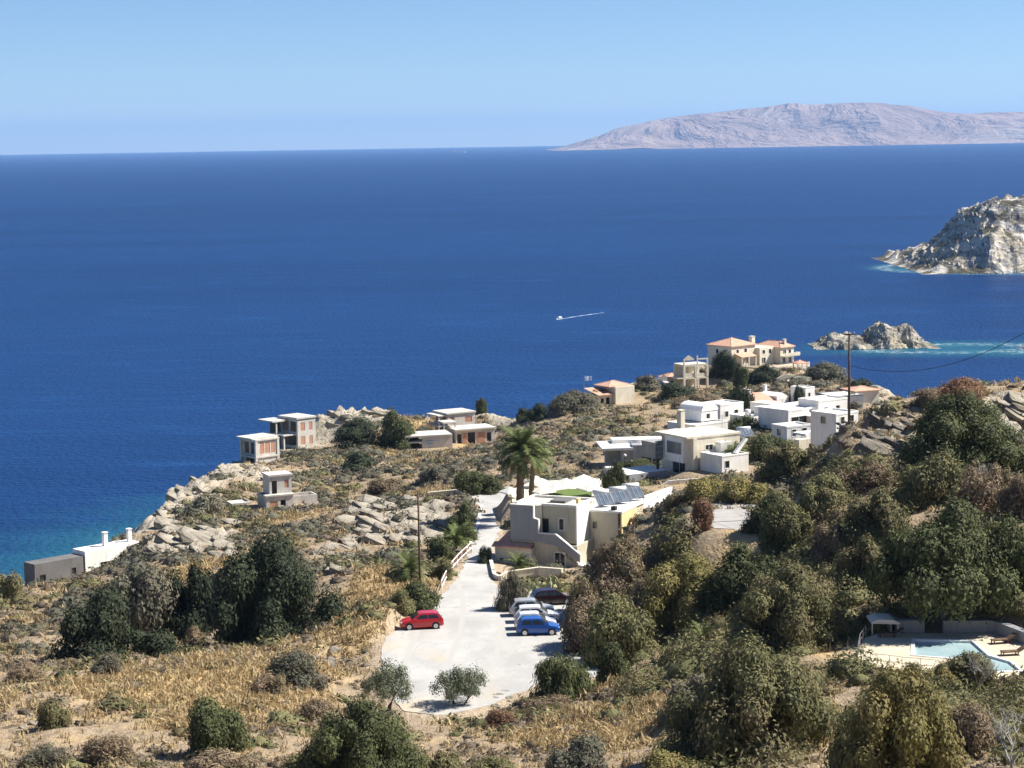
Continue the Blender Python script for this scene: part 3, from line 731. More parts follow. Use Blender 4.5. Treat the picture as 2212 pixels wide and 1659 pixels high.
# terrace behind the house
def plate(name, poly, z, m, th=.25, kind='structure', label=None):
    mb = MB().prism([tuple(p) for p in poly], z - th, z)
    o = mb.build(name, m); tag(o, label, kind=kind); return o
def ccw(p):
    a = sum(p[i][0] * p[(i + 1) % len(p)][1] - p[(i + 1) % len(p)][0] * p[i][1] for i in range(len(p)))
    return p if a > 0 else p[::-1]
plate('terrace', ccw(TERR), ZTER + .02, MT['cream'], label='paved terrace behind the cream house')
plate('lawn', ccw([tuple(G(u, v, ZTER + .05).xy) for u, v in ((1182,1082),(1186,1066),(1215,1056),(1268,1056),(1280,1066),(1272,1082))]), ZTER + .06,
      mat('watered_lawn', (.10, .155, .035), (.15, .19, .06), 1.2, .95, .5, 8), .05, label='small watered green lawn')
def parasol(u, v, D, w, h, label, rot=.4):
    p = P(u, v, D); t = thing('parasol', label, 'parasol', p, rot, 'white parasols on the terrace')
    MB().tube([(0, 0, 0), (0, 0, h)], .035, 6).build('pole', MT['metal'], t)
    r = w / 2; v_ = [(r, r, h - .55), (-r, r, h - .55), (-r, -r, h - .55), (r, -r, h - .55), (0, 0, h + .1)]
    v_ += [(a, b_, c - .16) for a, b_, c in v_[:4]]
    MB().add(v_, [(0,1,4),(1,2,4),(2,3,4),(3,0,4),(0,5,6,1),(1,6,7,2),(2,7,8,3),(3,8,5,0)]).build('canopy', MT['canvas'], t)
    MB().box(-.3, .3, -.3, .3, 0, .12).build('base', MT['concrete'], t)
for u, v, D, w, lab in ((1158,1068,270,2.4,'white parasol nearest the trunk of the tall palm'),(1223,1073,272,2.5,'white parasol at the far left corner of the lawn'),
    (1261,1064,278,2.4,'farthest white parasol, behind the yellow pergola'),(1276,1086,262,2.7,'white parasol at the right end of the lawn'),
    (1172,1092,258,2.6,'white parasol at the left end of the lawn'),(1201,1084,264,2.5,'white parasol in the middle row beside the lawn'),
    (1159,1110,250,2.5,'nearest white parasol just behind the flat roof edge'),(1103,1093,262,2.2,'small white parasol left of the palm trunk')):
    parasol(u, v, D, w, 2.45, lab, random.uniform(.2, .9))
for u, v, lab in ((1128, 1088, 'round white globe lamp beside the palm'), (1350, 1012, 'round white globe lamp left of the hedge by the flat-roofed house'), (1365, 1026, 'round white globe lamp near the sunlit white court')):
    p = P(u, v, 258 if u < 1200 else 312); t = thing('globe_lamp', lab, 'lamp', p, 0, 'garden globe lamps')
    MB().tube([(0, 0, -1.5), (0, 0, 1.8)], .05, 6).build('post', MT['dark'], t)
    g = bmesh.new(); bmesh.ops.create_icosphere(g, subdivisions=2, radius=.27); bmesh.ops.translate(g, verts=g.verts, vec=(0, 0, 2.02))
    me_ = bpy.data.meshes.new('globe'); g.to_mesh(me_); g.free(); me_.materials.append(MT['tankw']); link(bpy.data.objects.new('globe', me_), t)
b = Bld('pergola', 'low yellow pergola with tan back wall at the end of the terrace', None, 8, 'pergola', at=P(1244, 1062, 282))
b.box('beam', 'yellow', (0, 4.6, 0, .3, 1.35, 1.6), (0, .3, .31, 3, 1.35, 1.6), (4.3, 4.6, .31, 3, 1.35, 1.6))
b.box('back_wall', 'beige', (.3, 3.7, 2.7, 2.95, -1, 1.34))
for x, y in ((.02, .02), (4.3, .02), (4.3, 2.7)): b.box('post', 'yellow', (x, x + .25, y, y + .25, -1.5, 1.35))

# ---- modern white house, seen on its corner
b = Bld('modern_house', 'white modern two-storey house with projecting glazed corner bay', 'modern', 31)
b.house(0, 8.5, 0, 8, 6.1, 'cream', [(2.2, 3.6, 4.2, 5.0), (1.5, 2.7, .4, 1.6, 'd')], (), [(2.0, 5.2, .5, 2.4), ], roof='beige', para=.0)
b.box('roof_slab', 'cream', (-1.15, 8.6, -.1, 8.2, 6.121, 6.4))
b.box('corner_pillar', 'cream', (-.12, .55, -.22, .0, -2.5, 6.1))
bay = b.walls(-1.1, -.002, 1.0, 5.6, 2.6, 6.1, 'white', (), (), [(1.5, 5.0, 3.7, 5.35)], name='bay')
b.win('left', -1.1, (1.5, 5.0, 3.7, 5.35), 'paleglass', 'grey')
b.box('bay_floor', 'white', (-1.1, -.003, 1.0, 5.6, 2.45, 2.6))
b.box('balcony_glass', 'paleglass', (-2.6, -1.2, 5.9, 5.95, 2.6, 5.3), (-2.6, -2.55, 5.96, 9.5, 2.6, 5.0))
b.box('terrace_wall', 'grey', (-9, -2.2, 3.4, 3.7, -2, 1.2)); b.box('terrace_floor', 'white', (-9, -1.2, 3.71, 9.5, .95, 1.15))
b.box('post', 'dark', (-2.5, -2.2, 5.6, 5.85, -1, 2.6))
b.box('upper_store', 'white', (3.8, 5.8, -1.6, -.23, 3.2, 5.4))
for z in (3.6, 4.4, 5.2): b.box('balcony_rail', 'metal', (-2.6, -1.2, 5.88, 5.9, z, z + .05))
# ---- its lower courts
b = Bld('court_wall', 'sunlit white court walls stepping down below the modern house', None, 12, 'wall', at=P(1395, 1062, 286))
b.mb('wall', 'white', MB().side([(0, -2), (8, -2), (8, 1.5), (3.4, 1.4), (1.2, .2), (0, -.4)], 0, .3))
b.box('planter', 'white', (-4.6, -3.2, 4, 5.4, -2, 3.0), (-3.8, -2.4, 1.2, 2.6, -2, 1.4))
b.box('floor', 'concrete', (-3, 8, .31, 9, -2, -.5))
b = Bld('white_store', 'small plain white flat-roofed block right of the modern house', 'corner_white', 34)
b.house(0, 5, 0, 5, 2.3, 'white', [(-.0 + .5, 1.4, .6, 1.7)], roof='white', para=.2)
b.mb('buttress', 'white', MB().side([(3.2, 2.5), (4.0, 2.5), (5.8, 4.3), (5.4, 4.5)], 1.0, 1.5))
# ---- flat-roofed low house
b = Bld('flat_roof_house', 'low grey house with broad white flat roof and dark openings', 'lowhouse', 4)
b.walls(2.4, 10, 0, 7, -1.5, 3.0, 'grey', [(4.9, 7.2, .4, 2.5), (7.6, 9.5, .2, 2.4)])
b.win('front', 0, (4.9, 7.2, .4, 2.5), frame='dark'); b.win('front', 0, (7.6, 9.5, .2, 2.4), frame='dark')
b.box('porch_back', 'beige', (0, 2.39, 2.6, 2.8, 0, 2.9)); b.box('porch_floor', 'concrete', (-.4, 2.39, -.6, 2.59, -.15, 0))
b.box('lower_wall', 'darkgrey', (0, 2.39, 0, 2.4, -3.5, -.16))
b.box('railing', 'grey', (-.4, 2.35, -.6, -.55, .0, .7))
b.box('roof', 'white', (-.8, 4.2, -.9, 7.4, 3.01, 3.4), (5.7, 10.3, -.5, 7.4, 3.01, 3.35), (1.5, 9.9, 4.0, 7.3, 3.42, 4.0))
b.box('chimney_block', 'grey', (4.21, 5.69, -.6, 2, -1.5, 3.75))
b.box('column', 'grey', (-.3, -.05, -.5, -.2, -1.5, 3.0))
# ---- the white village
b = Bld('dome_house', 'white vaulted house with tall cream chimney tower and shaded windows', 'dome', 40)
b.house(0, 8, 0, 7, 2.3, 'white', [(2.4, 3.1, .2, 1.8), (3.5, 5.4, .7, 1.7)], (), (), roof='white', para=.25)
b.walls(4.0, 8, 2.5, 8, 2.56, 4.3, 'white', [(5.2, 6.2, 2.9, 3.8)], name='upper_wall'); b.mb('vault', 'white', MB().side([(3.9, 4.3)] + [(6 - 2.1 * math.cos(R(a)), 4.31 + 1.3 * math.sin(R(a))) for a in range(0, 181, 20)] + [(8.1, 4.3)], 2.4, 8.1))
b.chimney(-2.6, 1, -2, 5.0, 1.0, 'cream'); b.box('shade_wall', 'cream', (-5.2, -2.7, 1.2, 1.5, -1, 2.2))
b = Bld('gable_shed', 'small tan gabled shed between the white houses', 'gable', -12, 'shed')
b.mb('wall', mat('tan_render', (.33, .22, .10), (.28, .18, .08), .5), MB().side([(0, -2), (2.5, -2), (2.5, 2.2), (1.2, 2.9), (0, 2.6)], 0, 3))
b.shed(-.2, 2.7, -.2, 3.2, 2.75, 2.45, 'white', .12, 'x')
b = Bld('long_white_house', 'long low white house with stepped flat roofs above the gabled shed', 'longwhite', 40)
b.house(0, 9.5, 0, 6, 3.0, 'white', [(1.2, 2.2, 1.0, 2.0), (4.4, 5.6, .9, 2.1), (7.3, 8.2, .9, 2.0)], (), (), roof='white')
b.walls(6.0, 9.4, 1.5, 6.5, 3.36, 4.9, 'white', [(7.2, 8.2, 3.8, 4.5)], name='upper_wall'); b.box('upper_roof', 'cream', (5.9, 9.5, 1.4, 6.6, 4.91, 5.05)); b.box('shade_beam', 'darkgrey', (2.2, 5.2, -1.2, -.9, 2.4, 2.7))
b = Bld('big_white_house', 'broad sunlit white house with long shaded veranda opening, near the utility pole', 'bigwhite', 40)
b.house(0, 11, 0, 7, 3.6, 'white', [(.7, 4.8, 1.0, 2.6), (5.3, 6.2, 3.0, 3.55)], (), (), roof='white', para=.3)
b.walls(4.6, 11, -3.0, -.01, -2.5, 2.4, 'cream', (), name='terrace_wall'); b.box('terrace_roof', 'white', (4.5, 11.1, -3.1, -.02, 2.41, 2.55))
g_ = Bld('satellite_dish', 'round dark satellite dish on the veranda of the broad white house', None, 0, 'satellite dish', at=P(1764, 918, 344))
dm = MB(); rr = [(.0, .12), (.3, .09), (.55, 0)]
for i in range(10):
    a0, a1 = 2 * math.pi * i / 10, 2 * math.pi * (i + 1) / 10
    for (r0, y0), (r1, y1) in zip(rr[:-1], rr[1:]):
        dm.add([(r0*math.cos(a0), y0, 1.0 + r0*math.sin(a0)), (r1*math.cos(a0), y1, 1.0 + r1*math.sin(a0)), (r1*math.cos(a1), y1, 1.0 + r1*math.sin(a1)), (r0*math.cos(a1), y0, 1.0 + r0*math.sin(a1))], [(0,1,2,3)])
g_.mb('dish', 'dark', dm); g_.mb('mast', 'metal', MB().tube([(0, .2, -.6), (0, .14, 1.0)], .05, 6))
solar(1602, 948, 342, 20, 'solar collector beside the white vaulted house', 2.6)
solar(1692, 952, 338, 20, 'solar collector in front of the broad white house', 2.8)
b = Bld('tiled_porch_house', 'small house with orange tiled porch roof under the villa hill', 'tileup', 12)
b.house(0, 5, 1.5, 6, 2.6, 'white', [(.8, 2.0, .2, 2.0), (3, 4.2, .4, 1.9)], roof='white', para=0)
b.shed(-.4, 5.2, -.8, 3.2, 2.62, 3.5, 'tile')
for x in (0, 2.4, 4.8): b.box('post', 'white', (x, x + .2, -.6, -.4, -1.5, 2.6))
b = Bld('pink_roof_house', 'white house with pale pink sloping roofs and twin chimneys', 'pinkup', 40)
b.house(0, 9, 0, 6, 2.4, 'white', [(1, 2, .6, 1.7), (5.2, 6.3, .5, 1.7)], roof='white', para=0)
b.shed(-.3, 5.4, -.3, 3.5, 2.45, 3.9, 'pinktile'); b.mb('gable', 'white', MB().side([(5.5, 2.42), (9, 2.42), (9, 3.2), (7.2, 4.2), (5.5, 3.6)], 0, 5))
b.chimney(2.0, 4.5, 2.42, 4.6, .6); b.chimney(7.5, 5.1, 2.42, 5.0, .6)
b.box('garden_wall', 'white', (-.5, 9.5, -3.0, -2.7, -2.5, .8))
b = Bld('white_tower_house', 'narrow white house with small openings right of the cypresses', 'whitetower', 40)
b.house(0, 2.8, 0, 4, 4.6, 'white', [(.7, 1.4, .5, 1.6), (.8, 1.5, 2.8, 3.7)], roof='white', para=.2)
b.walls(-3.4, -.3, .5, 4, -2, 1.2, 'beige', [(-2.8, -2.0, -.4, .8), (-1.6, -.8, -.4, .8)], name='annex')
b = Bld('grey_wall_house', 'grey walled house with orange roof partly behind the right hill', 'greywall', 22)
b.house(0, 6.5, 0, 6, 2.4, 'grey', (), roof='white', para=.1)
b.hip(6.6, 12.0, 3, 8, 2.6, .6); b.walls(6.7, 11.9, 3.1, 7.9, -2, 2.6, 'cream', name='rear_wall')
b = Bld('lower_white_terrace', 'wide bright white terrace wall in front of the right hill', None, 34, 'wall', at=P(1742, 950, 312))
b.mb('wall', 'white', MB().side([(0, -3), (8.2, -3), (8.2, 2.6), (5.0, 3.2), (1.6, 1.4), (0, .6)], 0, .35)); b.box('floor', 'white', (1.6, 8.2, .36, 5, .2, .5)); b.box('planter', 'cream', (-2.6, -.2, -1.2, 0, -3, .35))
for u, v, D, w, d_, h, yaw, lab in ((1556, 912, 376, 6, 5, 3.0, 38, 'small white cube house just behind the roof of the modern house'), (1672, 918, 372, 6.5, 5, 2.7, 40, 'white cube house between the gabled shed and the cypresses'),
        (1768, 905, 352, 7, 5, 2.9, 36, 'white flat-roofed house directly left of the far utility pole'), (1700, 955, 322, 5, 4, 2.2, 30, 'low white store with dark doorway below the broad white house'), (1806, 930, 300, 5, 5, 2.2, 40, 'white block at the foot of the right hill behind the far pole')):
    q = Bld('white_house', lab, None, yaw, at=P(u, v, D)); q.house(0, w, 0, d_, h, 'white', [(w * .2, w * .2 + .9, .8, 1.9), (w * .6, w * .6 + 1.0, .6, 2.0)], (), [(d_ * .4, d_ * .4 + 1, .8, 1.9)], roof='white', para=.3, z0=-4)
def tank(key, x, y, z, lab):
    p = P(*BASE[key]); q = p + Matrix.Rotation(R(40), 3, 'Z') @ Vector((x, y, z)); t = thing('water_tank', lab, 'water tank', q, R(20))
    MB().tube([(0, 0, .35), (0, 0, 1.3)], .55, 12).build('tank', MT['tankw'], t, True); MB().tube([(0, 0, 1.301), (0, 0, 1.4)], [.5, .2], 12).build('lid', MT['tankw'], t)
    MB().box(-.5, .5, -.5, .5, 0, .34).build('stand', MT['metal'], t)
def aerial(p, lab):
    t = thing('aerial', lab, 'aerial', p); MB().tube([(0, 0, -.3), (0, 0, 2.4)], .03, 5).build('mast', MT['metal'], t)
    for z, w in ((2.3, .5), (2.1, .6), (1.8, .45)): MB().tube([(-w, 0, z), (w, 0, z)], .02, 4).build('rod', MT['metal'], t)
tank('longwhite', 1.6, 3, 3.02, 'white water tank on the long low white house'); tank('bigwhite', 9, 4, 3.62, 'white water tank on the broad sunlit white house')
aerial(P(1560, 930, 304), 'aerial on the roof of the modern house'); aerial(P(1690, 890, 372), 'aerial on the roof of the long low white house')
# ---- villa on the point
b = Bld('hilltop_villa', 'large cream villa with orange tiled roofs and balconies on the point', 'villa', 40)
b.walls(0, 8.6, 0, 8.2, -2, 5.0, 'cream', [(1.8, 2.7, 3.0, 4.2), (4.6, 5.6, 3.0, 4.3), (5.0, 6.2, .4, 2.2)], (), [(1.6, 2.6, 3.0, 4.2), (4.4, 5.4, 3.0, 4.2)])
for o in ((1.8, 2.7, 3.0, 4.2), (4.6, 5.6, 3.0, 4.3), (5.0, 6.2, .4, 2.2)): b.win('front', 0, o)
for o in ((1.6, 2.6, 3.0, 4.2), (4.4, 5.4, 3.0, 4.2)): b.win('left', 0, o)
b.hip(0, 8.6, 0, 8.2, 5.01, 1.6)
b.shed(1.0, 6.4, -2.6, -.02, 2.4, 3.2)
for x in (1.1, 3.6, 6.1): b.box('porch_column', 'cream', (x, x + .25, -2.5, -2.25, -2, 2.4))
b.walls(8.61, 14, -1.5, 6, -2, 4.0, 'cream', [(9.6, 10.6, 2.6, 3.6), (11.9, 12.9, 2.5, 3.7), (9.4, 10.8, .2, 1.7)], name='wing_wall')
for o in ((9.6, 10.6, 2.6, 3.6), (11.9, 12.9, 2.5, 3.7), (9.4, 10.8, .2, 1.7)): b.win('front', -1.5, o)
b.box('wing_roof', 'cream', (8.62, 14, -1.4, 6, 4.01, 4.2))
b.chimney(9.0, 1.5, 4.2, 6.6, 1.1, 'cream')
b.walls(14.01, 19, -3.5, 5, -2, 3.9, 'cream', [(15, 16.2, 2.3, 3.3), (17, 18, 2.3, 3.3), (14.8, 16, .0, 1.4), (17, 18.2, .0, 1.4)], name='wing_wall')
for o in ((15, 16.2, 2.3, 3.3), (17, 18, 2.3, 3.3), (14.8, 16, .0, 1.4), (17, 18.2, .0, 1.4)): b.win('front', -3.5, o)
b.hip(14.01, 19, -3.5, 5, 3.91, 1.3); b.chimney(16.3, -2.8, 3.9, 5.6, .7, 'cream')
b.box('balcony', 'cream', (14.2, 19.8, -4.9, -3.51, 1.7, 1.9), (14.2, 19.8, -4.95, -4.8, 1.901, 2.6), (19.65, 19.8, -4.79, -3.5, 1.901, 2.6))
b.box('terrace_wall', 'cream', (2, 20.5, -7.5, -7.2, -4, .2), (2, 2.3, -7.19, -.5, -4, .2)); b.box('terrace_floor', 'cream', (2.31, 20.5, -7.19, -3.6, -1, -.3))
b = Bld('tiled_pavilion', 'small pavilion with pink tiled roof right of the villa', 'pavil', 20, 'pavilion')
b.hip(0, 2.8, 0, 2.8, 1.5, .7, 'pinktile', .2)
for x, y in ((.1, .1), (2.5, .1), (.1, 2.5), (2.5, 2.5)): b.box('post', 'white', (x, x + .2, y, y + .2, -2, 1.5))
b.box('garden_wall', 'white', (-6, 4.5, -4, -3.7, -4, -.8), (-3, 4.5, -2, -1.7, -4, .1))
for u, v, D, w, h, lab in ((1700, 832, 468, 5.2, 1.9, 'left of the two white garden walls below the pavilion'), (1728, 838, 462, 5.6, 2.1, 'right of the two white garden walls below the pavilion')):
    q = Bld('garden_terrace', lab, None, 18, 'wall', at=P(u - 22, v, D)); q.mb('wall', 'cream', MB().side([(0, -2), (w, -2), (w, h), (w * .4, h + .5), (0, h * .8)], 0, .4)); q.box('floor', 'cream', (.2, w - .2, .41, 4, h - .9, h - .7))
# ---- concrete frames and far houses
def frame(b, xs, ys, zs, m='concrete', col=.35, slab=.28, over=.25, skip=()):
    """columns on a grid and a slab per storey"""
    for i, z in enumerate(zs[1:]):
        b.box('slab', m, (xs[0] - over, xs[-1] + over, ys[0] - over, ys[-1] + over, z - slab, z))
    for x in xs:
        for y in ys:
            for i, (za, zb) in enumerate(zip(zs[:-1], zs[1:])):
                if (i, x, y) in skip: continue
                b.box('column', m, (x - col / 2, x + col / 2, y - col / 2, y + col / 2, za, zb - slab - .002))
b = Bld('unfinished_building', 'unfinished three-storey cream concrete frame left of the villa', 'frame', 24)
frame(b, [0, 3.0, 6.2], [0, 4.5], [-3, 0, 3.0, 6.0], 'cream', .5, .45, .2)
b.box('infill_wall', 'cream', (.25, 2.75, 4.3, 4.6, -3, 5.5), (3.25, 6, 4.3, 4.6, -3, 5.5)); b.box('attic_beam', 'cream', (-.2, 2.6, -.2, .1, 7.0, 7.3), (3.6, 6.4, -.2, .1, 7.0, 7.3), (3.4, 3.65, -.2, .1, 6, 8.0), (6.1, 6.4, -.2, .1, 6, 7.0), (-.2, .1, -.2, .1, 6, 7.0))
b.mb('gable', 'cream', MB().side([(-.1, 7.31), (2.6, 7.31), (1.2, 8.2)], -.2, .1)); b.box('balcony', 'cream', (-1.9, -.21, -.4, 3, 2.75, 2.98))
b.box('sill_wall', 'cream', (.26, 2.74, -.1, .12, 3.0, 3.9), (3.26, 5.94, -.1, .12, 3.0, 3.8))
b = Bld('orange_roof_cottage', 'low cottage with orange hipped roof beside the concrete frame', 'orange', 18)
b.house(0, 4.2, 0, 5, 1.9, 'cream', [(.8, 1.7, .5, 1.5), (2.6, 3.5, .5, 1.5)], roof='cream', para=0); b.hip(0, 4.2, 0, 5, 1.92, 1.0); b.box('lean_to', 'yellow', (3.4, 4.6, -3.6, -1.2, -3, -.2))
b = Bld('red_roof_house', 'sunlit cream house with two red tiled roofs on the far ridge', 'redroof', 34)
b.house(0, 5.2, 0, 5, 3.6, 'cream', (), (), [(1.0, 1.9, .4, 1.9)], roof='cream', para=0); b.hip(-1.0, 4.8, 1, 6, 3.62, .9); b.walls(-3.9, -.01, 1.2, 6, -3, 2.0, 'cream', [(-3.2, -2.3, -.2, 1.3), (-1.7, -.7, -.3, 1.4)], name='porch_wall'); b.shed(-4.3, -.02, .4, 6, 2.02, 3.1)
b.box('gate_arch', 'white', (-2.4, -2.1, -5, -4.7, -3.5, -1.0), (-.7, -.4, -5, -4.7, -3.5, -1.0), (-2.4, -.4, -5, -4.7, -.999, -.6))
b = Bld('ruined_hut', 'roofless grey ruin on the far ridge left of the orange cottage', 'ruin', 10, 'ruin')
b.mb('wall', 'concrete', MB().side([(0, -2), (4, -2), (4, 1.9), (3.2, 2.6), (2.5, 1.6), (1.6, 1.8), (.9, 1.0), (0, 1.3)], 0, .4)); b.mb('side_wall', 'white', MB().prism([(2.9,-.01),(3.9,-.01),(3.9,-2.4),(2.9,-2.4)][::-1], -2, 1.0)); b.box('back_wall', 'concrete', (0, 4, 3, 3.3, -2, 1.4))

# ---- unfinished brick and concrete houses on the left point
def brick(b, side, at, ops):
    for o in ops:
        mb = MB()
        if side == 'front': mb.box(o[0], o[1], at, at + .2, o[2], o[3])
        else: mb.box(at, at + .2, o[0], o[1], o[2], o[3])
        mb.build('brick_panel', MT['brickwork'], b.o)
b = Bld('unfinished_house', 'lower left unfinished house with orange brick panels at the cliff edge', 'unf_a', 42, group='unfinished concrete houses')
frame(b, [0, 5.2], [0, 5.0], [-3, 1.2, 4.6], 'concrete', .5, .3, .3)
W_ = [(1.0, 2.2, 1.6, 4.0), (2.5, 3.9, 1.6, 4.0)]
b.walls(.26, 4.94, -.05, 5.05, -3, 4.29, 'concrete', [(.9, 1.9, 1.7, 3.8), (2.1, 3.3, 1.7, 3.8), (3.5, 4.5, 1.7, 3.8)], (), [(.6, 2.3, 1.6, 3.9), (2.8, 4.4, 1.6, 3.9), (.8, 4.0, -2.5, .7)]); brick(b, 'front', .0, [(.92, 1.88, 1.72, 3.78), (2.12, 3.28, 1.72, 3.78), (3.52, 4.48, 1.72, 3.78)])
b.box('terrace_slab', 'concrete', (-.7, 5.8, .5, 5.8, 4.61, 4.85))
b = Bld('unfinished_house', 'unfinished three-level house with wide flat slab overhanging to the left', 'unf_b', 42, group='unfinished concrete houses')
b.walls(0, 4.6, 0, 6, -2.5, 6.0, 'concrete', [(.8, 1.9, .6, 2.3), (2.9, 3.8, .6, 2.3), (.8, 1.9, 3.5, 5.2), (2.9, 3.8, 3.5, 5.2)], (), [(.5, 5.4, .4, 2.5), (.5, 2.6, 3.3, 5.4), (3.1, 5.4, 3.3, 5.4)]); brick(b, 'front', .06, [(.82, 1.88, .62, 2.28), (2.92, 3.78, .62, 2.28), (.82, 1.88, 3.52, 5.18), (2.92, 3.78, 3.52, 5.18)])
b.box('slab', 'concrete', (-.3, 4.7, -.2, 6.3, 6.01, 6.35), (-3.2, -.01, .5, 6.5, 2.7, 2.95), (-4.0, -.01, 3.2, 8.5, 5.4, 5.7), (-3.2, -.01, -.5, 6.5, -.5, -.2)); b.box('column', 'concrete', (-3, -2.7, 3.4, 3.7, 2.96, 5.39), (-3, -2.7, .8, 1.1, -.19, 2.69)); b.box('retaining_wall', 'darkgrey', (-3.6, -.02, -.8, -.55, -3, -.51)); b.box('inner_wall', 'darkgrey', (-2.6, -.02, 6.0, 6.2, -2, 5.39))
b = Bld('unfinished_house', 'farther two-level unfinished house on the ridge left of the palm', 'unf_c', 30, group='unfinished concrete houses')
b.walls(0, 6.6, 0, 6, -2, 5.0, 'concrete', [(.6, 1.6, 2.9, 4.4), (4.2, 5.9, 3.0, 4.2), (.7, 1.8, .3, 2.0), (3.4, 5.4, .2, 2.3)], (), [(.8, 2.4, 2.9, 4.4), (3.2, 5.2, 2.9, 4.4), (.8, 4.8, .2, 2.2)]); brick(b, 'front', .06, [(.62, 1.58, 2.92, 4.38), (4.22, 5.88, 3.02, 4.18), (.72, 1.78, .32, 1.98)])
b.box('slab', 'concrete', (-.3, 6.8, -.25, 6.3, 5.01, 5.3), (-2.0, -.01, .5, 6, 2.4, 2.65), (-2.0, -.01, .5, 6, 4.6, 4.85)); b.box('column', 'concrete', (-1.9, -1.6, .6, .9, -1, 2.39), (-1.9, -1.6, .6, .9, 2.66, 4.59))
b = Bld('unfinished_house', 'single-storey unfinished house with three dark doorways, nearest the tall palm', 'unf_d', 22, group='unfinished concrete houses')
b.walls(0, 8.6, 0, 5.5, -2, 3.0, 'concrete', [(.3, 1.3, -.2, 2.3), (2.6, 4.3, -.3, 2.5), (6.9, 7.9, .3, 2.2)], (), [(1, 4, .2, 2.4)]); brick(b, 'front', -.06, [(1.5, 2.4, .2, 2.4), (4.8, 6.4, .2, 2.4)])
b.box('slab', 'concrete', (-.3, 8.9, -.4, 5.8, 3.01, 3.3)); b.box('slab', 'concrete', (-1.6, 1.4, 3, 6.5, 4.2, 4.5)); b.box('column', 'concrete', (-1.5, -1.2, 3.1, 3.4, 0, 4.19), (1.0, 1.3, 3.1, 3.4, 3.31, 4.19))
b = Bld('concrete_platform', 'long unfinished concrete slab with painted blue mark on its wall', 'platform', 14, 'platform')
b.box('slab', 'concrete', (0, 5.2, -.6, 5, -.6, -.25)); b.box('slab', 'concrete', (1.6, 11.5, 1, 8, 2.2, 2.5)); b.box('wall', 'concrete', (5.21, 11.5, 1.2, 1.5, -2, 2.19)); b.box('wall', 'concrete', (5.21, 9.0, -.5, -.2, -2, -.3)); b.box('wall', 'concrete', (1.8, 2.1, 6, 6.3, -.24, 2.19))
b.box('slab_block', 'concrete', (2.2, 8.6, 1.1, 5, 1.0, 1.3)); b.box('back_wall', 'darkgrey', (1.7, 5.2, 4.8, 5.0, -.24, 2.19))
b.box('painted_mark', mat('blue_spray_paint', (.20, .42, .52), (.35, .45, .48), 4), (6.0, 7.4, 1.19, 1.198, .6, 1.5))
b = Bld('unfinished_house', 'small grey unfinished tower house alone in the hollow, with a low side wing', 'unf_e', 24, group='unfinished concrete houses')
b.walls(0, 4.6, 0, 5, -2, 2.0, 'concrete', [(.6, 1.9, .2, 1.2), (2.4, 3.3, .4, 1.3)]); brick(b, 'front', .05, [(.62, 1.88, .22, 1.18)])
b.walls(.9, 4.7, 1.0, 4.6, 2.0, 5.1, 'concrete', [(1.3, 2.2, 2.05, 4.4), (3.5, 4.2, 3.1, 4.4)], name='upper_wall'); brick(b, 'front', 1.06, [(3.52, 4.18, 3.12, 4.38)])
b.box('slab', 'concrete', (-.2, 4.8, -.2, .99, 2.01, 2.25), (.7, 4.9, .8, 4.8, 5.11, 5.4)); b.walls(4.81, 9.0, .8, 4, -2, 1.6, 'concrete', [(5.3, 6.8, -.2, 1.0)], name='wing_wall')
b.box('loose_slab', 'concrete', (-5.6, -2.5, 1, 4, .9, 1.25)); b.box('footing', 'concrete', (-5.6, -.4, -.4, 0, -2, -.3), (-5.2, -4.9, 2, 2.3, -2, .89), (-3, -2.7, 2, 2.3, -2, .89))
# ---- lower left house
b = Bld('cliff_house', 'long low house at the left edge, one half darkened for shade, one half white, with two chimneys', 'lower', 44)
b.walls(-7.4, -.01, 0, 2.6, -4, 3.6, 'darkgrey', [(-6.6, -5.9, -.6, 2.2), (-2.0, -1.3, 1.6, 2.5)]); b.win('front', 0, (-6.6, -5.9, -.6, 2.2), frame='dark', name='door'); b.win('front', 0, (-2.0, -1.3, 1.6, 2.5), frame='darkgrey')  # left half: shade is put into the dark grey wall colour
b.walls(0, 8.6, -.15, 2.8, -4, 4.2, 'white', [(2.2, 5.6, 1.9, 2.6)], name='white_wall'); b.win('front', -.15, (2.2, 5.6, 1.9, 2.6), frame='white')
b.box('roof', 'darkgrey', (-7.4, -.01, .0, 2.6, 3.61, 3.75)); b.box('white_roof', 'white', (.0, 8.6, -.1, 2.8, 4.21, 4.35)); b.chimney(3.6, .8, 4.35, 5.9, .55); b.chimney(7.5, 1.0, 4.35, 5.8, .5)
# ================================================================== PLANTS
LM = {}
LM['carob'] = leafmat('dark_evergreen_leaves', (.026, .036, .020), (.078, .092, .046))
LM['deep'] = leafmat('deep_green_leaves', (.054, .065, .025), (.150, .163, .064))
LM['mastic'] = leafmat('olive_green_leaves', (.100, .102, .040), (.250, .235, .108), dry=(.28, .21, .115))
LM['yellow'] = leafmat('yellow_green_leaves', (.145, .130, .042), (.32, .28, .10), dry=(.36, .27, .115))
LM['grey'] = leafmat('grey_green_leaves', (.095, .095, .064), (.225, .215, .150), dry=(.26, .205, .145))
LM['brown'] = leafmat('dry_brown_twigs', (.150, .110, .066), (.36, .27, .175), dry=(.23, .21, .095))
LM['rust'] = leafmat('rust_brown_twigs', (0.180, 0.098, 0.057), (0.330, 0.195, 0.112))
LM['olive'] = leafmat('silvery_olive_leaves', (0.128, 0.150, 0.090), (0.285, 0.307, 0.203))
LM['palm'] = leafmat('palm_leaflets', (0.068, 0.090, 0.027), (0.195, 0.225, 0.075), dry=(0.360, 0.285, 0.135), trans=.12)
LM['drygrass'] = leafmat('golden_dry_grass', (.34, .245, .12), (.60, .47, .26), trans=.25)
